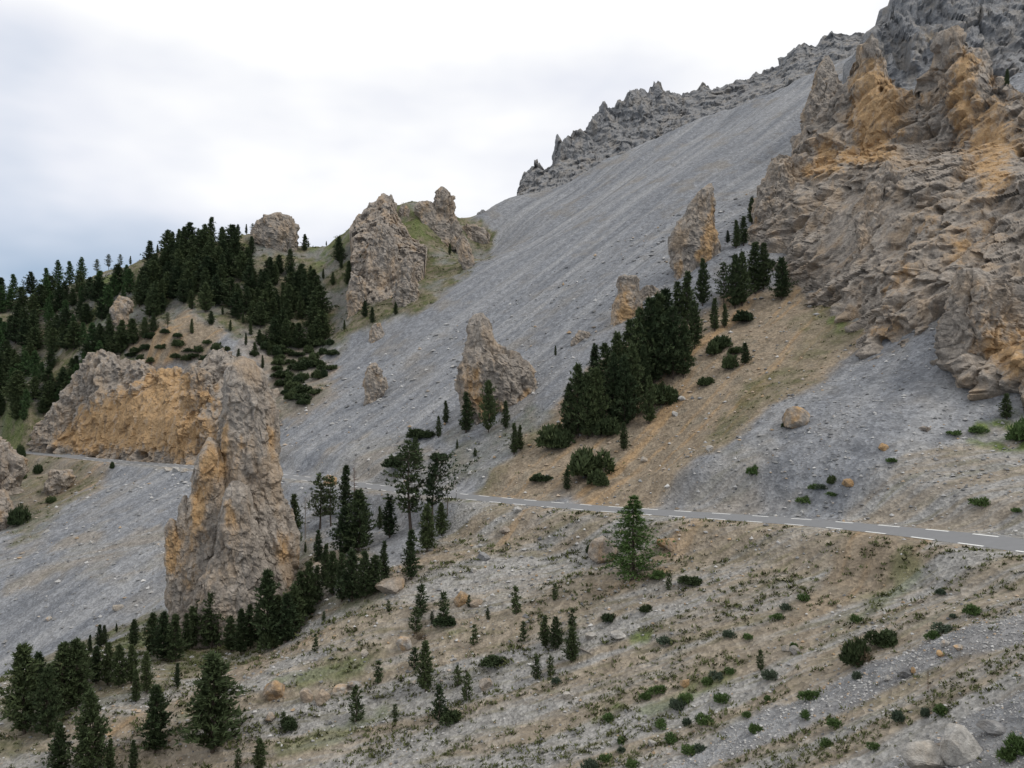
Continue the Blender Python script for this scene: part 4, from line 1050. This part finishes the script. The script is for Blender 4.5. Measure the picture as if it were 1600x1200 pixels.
row_of([('sapling', 658, 913, 962), ('sapling', 693, 924, 972), ('sapling', 650, 948, 988), ('sapling', 740, 975, 1008), ('slim', 665, 1002, 1080, 1.2), ('sapling', 648, 1011, 1046), ('sapling', 592, 1032, 1068), ('sapling', 556, 1072, 1128),
        ('sapling', 686, 1070, 1126), ('sapling', 715, 1040, 1072), ('sapling', 730, 1052, 1094), ('sapling', 617, 1100, 1128), ('sapling', 443, 1112, 1136), ('sapling', 492, 990, 1018), ('sapling', 506, 955, 972), ('mid', 405, 1154, 1204),
        ('sapling', 807, 916, 960), ('sapling', 867, 911, 938), ('sapling', 818, 971, 1002), ('slim', 852, 961, 1012, 1.2), ('mid', 868, 964, 1016), ('sapling', 895, 950, 988), ('mid', 893, 980, 1035), ('sapling', 838, 1024, 1062), ('sapling', 860, 1024, 1056),
        ('sapling', 607, 938, 956), ('sapling', 372, 1170, 1202), ('sapling', 733, 930, 948), ('sapling', 1188, 1015, 1048), ('sapling', 1045, 896, 922), ('sapling', 762, 950, 968), ('sapling', 675, 955, 975)],
       'small pine on the stony foreground slope', 'among the small ones', 'small pines on the foreground slope')
row_of([('bush', 652, 666, 684, 34), ('bush', 667, 668, 684, 24), ('bush', 622, 706, 730, 44), ('bush', 682, 704, 718, 26), ('bush', 862, 650, 698, 52), ('bush', 915, 684, 742, 66), ('bush', 936, 728, 758, 30), ('bush', 1104, 584, 602, 26), ('bush', 1133, 516, 544, 30),
        ('bush', 1115, 524, 554, 26), ('bush', 1139, 546, 576, 26), ('bush', 1163, 482, 502, 36), ('bush', 1036, 588, 632, 48), ('bush', 950, 640, 680, 40), ('bush', 1150, 538, 552, 24), ('bush', 880, 660, 700, 40), ('bush', 1200, 400, 420, 20), ('bush', 845, 738, 752, 30)],
       'low dark pine shrub between scree and orange slope', 'among those shrubs', 'low pine shrubs around the grove')
row_of([('bush', 426, 974, 1012, 38), ('bush', 695, 958, 976, 34), ('bush', 455, 1118, 1136, 30), ('bush', 1340, 988, 1038, 44), ('bush', 1384, 978, 1010, 46), ('bush', 1080, 895, 912, 34), ('bush', 948, 955, 968, 26), ('bush', 1010, 942, 956, 20), ('dry', 1338, 1010, 1040, 40), ('bush', 770, 1020, 1034, 40), ('dry', 655, 985, 1000, 20), ('bush', 705, 1105, 1128, 34), ('bush', 920, 847, 862, 14), ('bush', 1300, 738, 756, 14)],
       'dark low bush on the foreground slope', 'among the dark bushes', 'dark bushes on the foreground slope')
GT = [(1028, 884, 902, 26), (1205, 1040, 1060, 26), (1266, 1070, 1092, 28), (1520, 936, 960, 26), (1474, 970, 988, 34), (1456, 980, 998, 22), (1469, 1092, 1116, 28), (1445, 1098, 1118, 20), (1594, 1138, 1172, 44), (1576, 1158, 1188, 34), (1338, 1042, 1060, 20),
      (1008, 1076, 1092, 18), (1028, 1064, 1082, 24), (1058, 1084, 1106, 26), (1072, 1078, 1096, 24), (1104, 1052, 1068, 26), (1120, 1046, 1060, 24), (1130, 1078, 1096, 26), (1101, 1112, 1130, 28), (1072, 1116, 1132, 20), (1032, 1120, 1134, 24), (1048, 1142, 1158, 26),
      (924, 1178, 1204, 30), (946, 1172, 1190, 22), (970, 1146, 1160, 18), (971, 1162, 1174, 16), (990, 1184, 1198, 22), (1080, 1160, 1176, 28), (1094, 1160, 1174, 20), (1180, 1124, 1144, 22), (1168, 1108, 1120, 18), (1140, 980, 996, 20), (1170, 986, 998, 18),
      (1255, 922, 938, 18), (1228, 938, 952, 18), (1214, 956, 966, 22), (1338, 956, 972, 16), (1470, 914, 928, 18), (1258, 1106, 1120, 20), (1306, 1118, 1136, 24), (1405, 1100, 1126, 24), (950, 1110, 1124, 26), (1290, 1150, 1166, 20), (1490, 955, 965, 14), (1365, 1155, 1170, 20), (1390, 996, 1008, 16), (870, 1055, 1068, 16), (1140, 1040, 1052, 18), (1200, 1082, 1094, 14), (1040, 990, 1004, 26), (1240, 1000, 1010, 14)]
row_of([('bluebush' if k % 3 == 1 else 'tuftbush',) + g for k, g in enumerate(GT)], 'small green shrub on the near slope', 'among the green shrubs', 'green shrubs on the near slope')
row_of([('tuftbush', 1175, 720, 742, 18), ('bluebush', 1283, 752, 764, 26), ('tuftbush', 1490, 668, 680, 20), ('tuftbush', 1530, 660, 676, 26), ('tuftbush', 1596, 640, 690, 40), ('bush', 1230, 655, 668, 16), ('tuftbush', 1395, 712, 722, 18), ('tuftbush', 1530, 770, 790, 26), ('tuftbush', 1255, 770, 786, 22), ('tuftbush', 1300, 765, 775, 16), ('tuftbush', 1590, 790, 800, 16), ('tuftbush', 1270, 752, 764, 14)],
       'small green shrub on the scree cone', 'above the road', 'shrubs on the scree cone')
# the woods of the left hill: trees that nothing tells apart
def poly_points(poly, n, mind, seed):
    r = random.Random(seed); xs = [p[0] for p in poly]; ys = [p[1] for p in poly]; out = []
    for _ in range(n * 60):
        if len(out) >= n: break
        x, y = r.uniform(min(xs), max(xs)), r.uniform(min(ys), max(ys))
        if poly_sd(poly, np.array([x]), np.array([y]))[0] < 0: continue
        if any((x - a) ** 2 + ((y - b) * 1.3) ** 2 < mind * mind for a, b in out): continue
        out.append((x, y))
    return out
for x, y in poly_points([(208, 490), (235, 415), (300, 392), (345, 375), (395, 385), (420, 425), (470, 430), (508, 490), (505, 545), (440, 555), (410, 520), (360, 492), (290, 484), (240, 505)], 128, 8.5, 5):
    h_ = R.uniform(28, 50)
    part_ = 'left' if x < 310 else ('middle' if x < 410 else 'right')
    tier = 'crest' if y < 425 else ('middle' if y < 480 else 'lower edge')
    plant(R.choice(['mid', 'mid', 'slim']), x, y - h_, y, 'dark pine at the %s of the dense hill wood, in its %s third' % (tier, part_), 'pines of the dense wood on the left hill', R.uniform(1.15, 1.5))
for x, y in poly_points([(-5, 480), (100, 465), (200, 440), (215, 470), (150, 510), (215, 540), (150, 580), (90, 640), (40, 670), (-5, 660)], 98, 11.5, 6):
    h_ = R.uniform(26, 46)
    kd = 'pale' if (y < 500 and R.random() < 0.6) else R.choice(['mid', 'mid', 'pale'])
    part_ = 'beside the picture edge' if x < 70 else ('midway' if x < 140 else 'nearest the dense wood')
    tier = 'upper' if y < 510 else ('middle' if y < 580 else 'lower')
    plant(kd, x, y - h_, y, '%s conifer of the far-left mixed wood, %s, %s' % ('pale green' if kd == 'pale' else 'dark', tier + ' slope', part_), 'conifers of the mixed wood at the left edge', R.uniform(1.1, 1.5))
row_of([('bush', x, y - R.uniform(8, 20), y, R.uniform(14, 28)) for x, y in poly_points([(400, 520), (500, 535), (540, 545), (510, 600), (470, 640), (430, 600)], 44, 8, 7)],
       'dark shrub on the rocky slope below the dense wood', '', 'shrubs below the dense wood')
row_of([('bush', x, y - R.uniform(8, 16), y, R.uniform(12, 22)) for x, y in poly_points([(190, 540), (260, 520), (340, 540), (420, 560), (380, 580), (300, 565), (210, 570)], 22, 11, 8)],
       'small dark shrub on the orange rock crest', '', 'shrubs on the orange rock crest')
row_of([('mid', 476, 366, 392), ('open', 395, 338, 354), ('open', 345, 348, 366), ('slim', 385, 342, 358), ('mid', 372, 344, 362), ('open', 188, 388, 410), ('open', 170, 390, 415), ('open', 152, 396, 420), ('slim', 246, 382, 396), ('slim', 233, 388, 400), ('slim', 204, 392, 406), ('mid', 327, 352, 374), ('mid', 310, 352, 378), ('mid', 298, 356, 380), ('mid', 270, 362, 392), ('mid', 280, 358, 388), ('pale', 90, 402, 446), ('pale', 72, 408, 448), ('pale', 128, 402, 440), ('mid', 48, 414, 452), ('pale', 20, 418, 458), ('pale', 108, 408, 446), ('slim', 482, 362, 372), ('slim', 510, 360, 368)],
       'conifer on the crest of the left hill', 'along the skyline', 'conifers on the left skyline')
row_of([('mid', 530, 370, 410), ('slim', 533, 398, 420), ('mid', 556, 394, 440), ('mid', 565, 398, 445), ('mid', 545, 408, 446), ('slim', 575, 405, 445), ('mid', 485, 415, 440), ('slim', 497, 430, 452), ('slim', 505, 420, 436), ('mid', 520, 425, 446), ('slim', 703, 380, 398), ('mid', 582, 480, 505), ('mid', 618, 472, 492), ('slim', 548, 478, 492), ('mid', 570, 470, 496), ('slim', 538, 500, 516)],
       'dark conifer around the far tan crag', 'around it', 'conifers around the far tan crag')
row_of([('open', 262, 488, 512), ('slim', 300, 498, 522), ('slim', 373, 545, 572), ('slim', 372, 480, 500), ('slim', 380, 488, 506), ('slim', 348, 478, 492), ('slim', 392, 500, 524), ('mid', 405, 515, 540), ('slim', 420, 530, 556), ('slim', 360, 500, 518), ('mid', 398, 535, 558), ('slim', 410, 555, 576), ('mid', 330, 486, 508), ('mid', 240, 490, 520), ('mid', 226, 496, 530), ('slim', 384, 520, 540)],
       'small conifer near the orange earth dome', 'near that dome', 'conifers near the orange dome')
row_of([('bush', 33, 690, 715, 14), ('bush', 57, 720, 740, 14), ('bush', 92, 748, 758, 10), ('bush', 30, 730, 750, 16), ('bush', 80, 772, 786, 14), ('bush', 176, 718, 732, 8), ('bush', 30, 780, 820, 26), ('bush', 18, 745, 770, 24)],
       'dark shrub on the brown bank at the left', 'on that bank', 'shrubs on the brown bank')

# ------------------------------------------------------------------ boulders
ICO_V, ICO_F = ico(3)
def boulder(px, py, wpx, hpx, label, warm=0.3, mat=M_ROCK, seed=None, Y=None):
    seed = seed or int(px * 7 + py)
    r = np.random.default_rng(seed)
    P = hit(px, py) if Y is None else W(px, py, Y)
    n = r.normal(size=(17, 3)); n /= np.linalg.norm(n, axis=1)[:, None]
    d = r.uniform(0.62, 1.0, 17)
    dots = ICO_V @ n.T
    rad = np.min(np.where(dots > 0.05, d[None] / np.maximum(dots, 0.05), 9), 1)
    rad = np.minimum(rad, 1.15)
    V = ICO_V * rad[:, None]
    V = V + ICO_V * (0.10 * fbm(ICO_V * 2.2 + seed, 4, seed % 50, 0.6))[:, None]
    k = P[1] / F
    V = V * np.array([wpx * 0.55 * k, wpx * 0.48 * k, hpx * 0.62 * k])
    me_ = mesh_from('boulder', V, ICO_F)
    attr(me_, 'orange', np.clip(np.full(len(V), warm) + 0.3 * fbm(V / (wpx * k) * 3, 2, seed % 31), 0, 1))
    o = link('boulder', me_, mat, None, P + np.array([0, wpx * 0.25 * k, hpx * 0.33 * k]))
    o.rotation_euler = (0, 0.15, 0)
    return tag(o, label, 'boulder')
for b in [
    (948, 878, 44, 38, 'brown boulder just left of the lone larch', 0.35), (1047, 858, 34, 20, 'orange-brown boulder right of the larch, under the road', 0.55), (1245, 668, 40, 32, 'large tan boulder stranded in the middle of the scree cone', 0.5),
    (632, 1018, 30, 24, 'pale orange split boulder in the middle of the foreground slope', 0.4, M_PALE), (722, 945, 23, 22, 'orange block on the slope below the road bend', 0.65), (613, 928, 48, 26, 'long brown boulder at the right end of the thicket', 0.25),
    (425, 1094, 40, 28, 'orange double boulder on the lower left slope', 0.5), (478, 1098, 22, 20, 'tan round boulder right of the orange double boulder', 0.4), (503, 1100, 22, 22, 'grey-pink boulder right of the tan round boulder', 0.1),
    (532, 1084, 26, 12, 'flat pale orange slab above the saplings on the lower slope', 0.45, M_PALE), (556, 1076, 22, 12, 'small pale orange rock right of the flat slab', 0.4, M_PALE), (570, 1026, 12, 10, 'small squarish cream block on the foreground slope', 0.2, M_PALE),
    (422, 1128, 18, 14, 'small orange rock at the lower left below the double boulder', 0.55), (760, 1078, 20, 20, 'pinkish-brown rock right of the centre saplings', 0.2), (745, 948, 20, 12, 'low tan rock right of the orange block', 0.4),
    (1505, 1188, 62, 46, 'big pale grey boulder at the bottom right', 0.05, M_PALE), (1452, 1206, 70, 40, 'whitish boulder cut by the bottom edge at the right', 0.0, M_PALE), (1478, 1186, 34, 26, 'brown rock wedged left of the big pale boulder', 0.15),
    (1556, 1144, 44, 16, 'flat dark grey rock above the big pale boulder', 0.0, M_RIDGE), (1243, 1022, 14, 12, 'bluish grey stone of a pair on the right slope', 0.0, M_RIDGE), (1230, 1018, 13, 11, 'white stone of a pair on the right slope', 0.0, M_PALE),
    (1418, 1058, 22, 13, 'dark grey stone in the pebble strip at the right', 0.0, M_RIDGE), (1428, 1052, 9, 9, 'small orange stone beside the dark one in the pebble strip', 0.7), (1387, 1064, 10, 8, 'white stone left of the dark one in the pebble strip', 0.0, M_PALE),
    (1327, 760, 20, 14, 'orange rock low on the scree cone near a dark shrub', 0.6), (1447, 674, 16, 9, 'small brownish rock high on the right part of the scree cone', 0.4), (1382, 704, 14, 12, 'small orange rock in the middle right of the scree cone', 0.6), (1110, 705, 12, 11, 'whitish stone on the left edge of the scree cone', 0.0, M_PALE),
    (183, 954, 14, 10, 'pale stone low on the left shingle near the pines', 0.0, M_PALE), (515, 758, 20, 18, 'pale orange boulder at the far roadside behind the two open pines', 0.6, M_PALE), (1072, 1074, 14, 14, 'small orange rock among the green shrubs', 0.6),
    (1025, 1068, 8, 6, 'tiny pale orange stone among the green shrubs', 0.5, M_PALE), (1020, 1166, 12, 10, 'grey-pink stone near the bottom centre right', 0.05, M_PALE), (886, 1092, 14, 12, 'pale stone on the slope left of the green shrubs', 0.0, M_PALE), (968, 1000, 26, 14, 'flat pale slab left of a bright moss patch', 0.1, M_PALE), (925, 998, 18, 10, 'pale blue-grey slab right of the pine trio', 0.0, M_PALE),
    (1312, 950, 8, 6, 'white stone on the right slope below the orange streak', 0.0, M_PALE), (1438, 942, 8, 6, 'white stone beside a grey-green tuft on the right slope', 0.0, M_PALE), (508, 935, 16, 14, 'pale leaning stone in front of the thicket right of the pinnacle', 0.1, M_PALE), (532, 925, 24, 26, 'pale grey rock inside the thicket right of the pinnacle', 0.1, M_PALE),
    (495, 905, 30, 28, 'grey rock among pines right of the pinnacle base', 0.1), (740, 895, 12, 8, 'pale stone on the bank below the road', 0.1, M_PALE), (810, 800, 14, 8, 'whitish slab on the bank just under the road', 0.1, M_PALE), (790, 832, 18, 10, 'flat grey rock on the bank under the road', 0.0), (755, 875, 20, 12, 'blue-grey rock on the bank below the road', 0.0, M_RIDGE),
    (1352, 990, 8, 6, 'small grey stone above the dark bush pair', 0.0, M_PALE), (1478, 1010, 14, 10, 'cream stone at the head of the pebble strip', 0.3, M_PALE), (1500, 1016, 16, 10, 'tan stone right of the cream one in the pebble strip', 0.4, M_PALE), (1470, 1026, 12, 9, 'orange stone under the cream one in the pebble strip', 0.6, M_PALE),
    (1055, 650, 12, 8, 'grey stone on the orange slope below the grove', 0.0, M_PALE), (1066, 626, 14, 9, 'pale broken rock on the orange slope right of the grove', 0.0, M_PALE), (958, 648, 14, 12, 'pale rock inside the dark grove', 0.0, M_PALE), (1008, 722, 12, 9, 'pale stone on the orange slope above the road', 0.1, M_PALE), (75, 970, 10, 8, 'small tan stone low on the left shingle', 0.4, M_PALE), (142, 850, 7, 5, 'white stone in the middle of the left shingle', 0.0, M_PALE), (72, 833, 8, 5, 'white stone near the upper left of the left shingle', 0.0, M_PALE),
    (262, 737, 12, 7, 'left one of three white rubble blocks beside the far road', 0.0, M_PALE), (274, 738, 14, 9, 'middle one of three white rubble blocks beside the far road', 0.0, M_PALE), (286, 738, 11, 7, 'right one of three white rubble blocks beside the far road', 0.0, M_PALE),
]:
    boulder(*b)

# ------------------------------------------------------------------ small roadside and hillside things
P = hit(713, 781)
post = holder('roadside_post', None, 'thin snow pole at the outer road edge right of the crooked pine', 'post')
post.location = P
def cyl(name, r_, z0, z1, mat, parent, sides=8, x=0.0):
    T = Tri(); T.tube([(x, 0, z0), (x, 0, z1)], [r_, r_ * 0.9], sides)
    n = len(T.v); T.v.append(np.array([x, 0, z1])); T.f += [(n - sides + j, n - sides + (j + 1) % sides, n) for j in range(sides)]
    return link(name, T.mesh(name), mat, parent)
cyl('pole', 0.07, -0.4, 2.0, M_METAL, post); cyl('cap', 0.085, 2.0, 2.12, M_PAINT, post); cyl('reflector_band', 0.08, 1.35, 1.55, M_PAINT, post)
T = Tri(); P = hit(699, 806); T.tube([(0, 0, -0.5), (0.02, 0, 2.0), (0.1, 0.05, 4.6)], [0.11, 0.09, 0.05], 7)
tag(link('tree_stump', T.mesh('tree_stump'), M_BARK, None, P), 'bare thin trunk standing right of the crooked pine', 'dead tree')
def log(px0, py0, px1, py1, r_, label):
    a, b = hit(px0, py0), hit(px1, py1)
    T = Tri(); d = b - a
    pts = [np.array([0, 0, 0.1]), d * 0.35 + np.array([0, 0, 0.25]), d * 0.7 + np.array([0, 0, 0.2]), d + np.array([0, 0, 0.1])]
    T.tube(pts, [r_, r_ * 0.85, r_ * 0.6, r_ * 0.25], 7)
    for s in (0.3, 0.5, 0.62, 0.8):
        T.tube([d * s + np.array([0, 0, 0.2]), d * s + np.array([R.uniform(-.6, .6), R.uniform(-.6, .6), R.uniform(.4, 1.0)])], [r_ * 0.3, 0.01], 4)
    tag(link('fallen_log', T.mesh('fallen_log'), M_DEADWOOD, None, a), label, 'log')
log(65, 770, 104, 762, 0.32, 'bleached fallen log on the brown bank under the far road')
log(896, 1012, 926, 1024, 0.14, 'curved bare dead branch right of the pine trio')
log(690, 1108, 708, 1130, 0.12, 'bleached bent branch beside the centre shrub')
log(148, 1050, 96, 1052, 0.2, 'fallen trunk among the lower left pines')
log(238, 974, 250, 960, 0.2, 'pale fallen log at the left foot of the big pinnacle')

# ------------------------------------------------------------------ loose stones and grass: uncountable
def sample(n, y0, y1, seed):
    r = np.random.default_rng(seed)
    Y = np.exp(r.uniform(math.log(y0), math.log(y1), n)); U = r.uniform(-0.74, 0.74, n)
    X = U * Y; fr = np.interp(Y, YS, np.arange(NR)).astype(int); fc = np.interp(U, US, np.arange(NC)).astype(int)
    return r, X, Y, height(X, Y), fr, fc
OCT_V = np.array([[1, 0, 0], [-1, 0, 0], [0, 1, 0], [0, -1, 0], [0, 0, 1], [0, 0, -1]], float)
OCT_F = np.array([[0, 2, 4], [2, 1, 4], [1, 3, 4], [3, 0, 4], [2, 0, 5], [1, 2, 5], [3, 1, 5], [0, 3, 5]])
def scatter_stones(name, n, y0, y1, seed, label, smin=0.9, smax=5.0, keep=None, pale=0.0):
    r, X, Y, z, fr, fc = sample(n, y0, y1, seed)
    ok = dmin[fr, fc] > RW + 0.5
    if keep is not None: ok &= keep(r, X, Y, fr, fc)
    ok &= r.random(n) > 0.75 * Z_VEG[fr, fc]
    X, Y, z, fr, fc = X[ok], Y[ok], z[ok], fr[ok], fc[ok]; m = len(X)
    size = (smin + (smax - smin) * r.random(m) ** 8) * Y / F * 0.62
    V = OCT_V[None] * (1 + r.uniform(-0.35, 0.35, (m, 6, 1))) + r.uniform(-0.22, 0.22, (m, 6, 3))
    V = V * (size[:, None] * np.stack([r.uniform(0.7, 1.3, m), r.uniform(0.7, 1.3, m), r.uniform(0.45, 0.85, m)], 1))[:, None, :]
    a = r.uniform(0, 6.28, m)
    ca_, sa_ = np.cos(a)[:, None], np.sin(a)[:, None]
    V = np.stack([V[..., 0] * ca_ - V[..., 1] * sa_, V[..., 0] * sa_ + V[..., 1] * ca_, V[..., 2]], -1)
    V = V + np.stack([X, Y, z + size * 0.18], 1)[:, None, :]
    T_ = OCT_F[None] + (np.arange(m) * 6)[:, None, None]
    me_ = mesh_from(name, V.reshape(-1, 3), T_.reshape(-1, 3))
    attr(me_, 'tint', np.repeat(np.clip(r.beta(1.6, 2.6, m) + pale + 0.7 * (r.random(m) < 0.14), 0, 1), 6))
    warm = (r.random(m) < 0.08 + 0.45 * Z_OR[fr, fc] + 0.10 * Z_TAN[fr, fc]) * r.uniform(0.3, 0.9, m)
    attr(me_, 'warm', np.repeat(warm, 6))
    tag(link(name, me_, M_STONE), label, kind='stuff')
scatter_stones('scree_stones', 22000, 100, 290, 5, 'loose grey stones scattered over the scree', 1.0, 7.0)
scatter_stones('slope_stones', 62000, 46, 140, 6, 'loose pebbles and stones on the near slope', 0.85, 6.0, lambda r, X, Y, fr, fc: r.random(len(X)) < 0.25 + 0.75 * smooth(0.05, -0.15, nzA[fr, fc]))
def strip_keep(r, X, Y, fr, fc):
    px = PX[fr, fc]; py = 600 - F * Z[fr, fc] / Y
    return (PEB[fr, fc] > 0.4) | (poly_sd([(1600, 945), (1600, 1000), (1500, 1025), (1420, 1065), (1330, 1110), (1200, 1160), (1150, 1180), (1250, 1110), (1350, 1050), (1450, 1000)], px, py) > 0) | (poly_sd([(1600, 1090), (1600, 1200), (1400, 1200), (1520, 1130)], px, py) > 0)
scatter_stones('pebble_strip', 150000, 44, 90, 8, 'strips of pale broken stones down the right slope', 1.0, 5.0, strip_keep, 0.22)
def scatter_grass(name, n, y0, y1, seed, label, keep, size=(6, 14)):
    r, X, Y, z, fr, fc = sample(n, y0, y1, seed)
    ok = (dmin[fr, fc] > RW + 1.2) & keep(r, X, Y, fr, fc)
    X, Y, z = X[ok], Y[ok], z[ok]; m = len(X); nb = 9
    s = r.uniform(size[0], size[1], m) * (0.55 + 0.6 * r.random(m)) * Y / F
    base = np.stack([X, Y, z], 1)[:, None, :] + np.stack([r.normal(0, 0.42, (m, nb)), r.normal(0, 0.26, (m, nb)), np.zeros((m, nb)) - 0.05], -1) * s[:, None, None]
    d = np.stack([r.normal(0, 0.55, (m, nb)), r.normal(0, 0.55, (m, nb)), r.uniform(0.5, 1.0, (m, nb))], -1)
    sd = np.stack([-d[..., 1], d[..., 0], r.normal(0, 0.2, (m, nb))], -1); sd /= np.linalg.norm(sd, axis=-1, keepdims=True)
    w = 0.16 * s[:, None, None]
    V = np.stack([base - sd * w, base + sd * w, base + d * (0.5 * s)[:, None, None]], 2)
    me_ = mesh_from(name, V.reshape(-1, 3), np.arange(m * nb * 3).reshape(-1, 3))
    tag(link(name, me_, M_GRASS), label, kind='stuff')
patch = lambda fr, fc: smooth(-0.02, 0.16, 0.45 * nzA[fr, fc] + furrow[fr, fc]) * (1 - PEB[fr, fc])
scatter_grass('grass_tufts', 34000, 46, 150, 15, 'olive grass tufts scattered over the near slope', lambda r, X, Y, fr, fc: (r.random(len(X)) < Z_TAN[fr, fc] * (0.08 + 0.92 * patch(fr, fc))) & (sdv[fr, fc] < 4))
scatter_grass('hill_grass', 16000, 120, 420, 16, 'dry grass and herbs on the orange slope and hills', lambda r, X, Y, fr, fc: r.random(len(X)) < np.maximum(Z_VEG[fr, fc], 0.35 * Z_OR[fr, fc] * patch(fr, fc)), (3, 7))
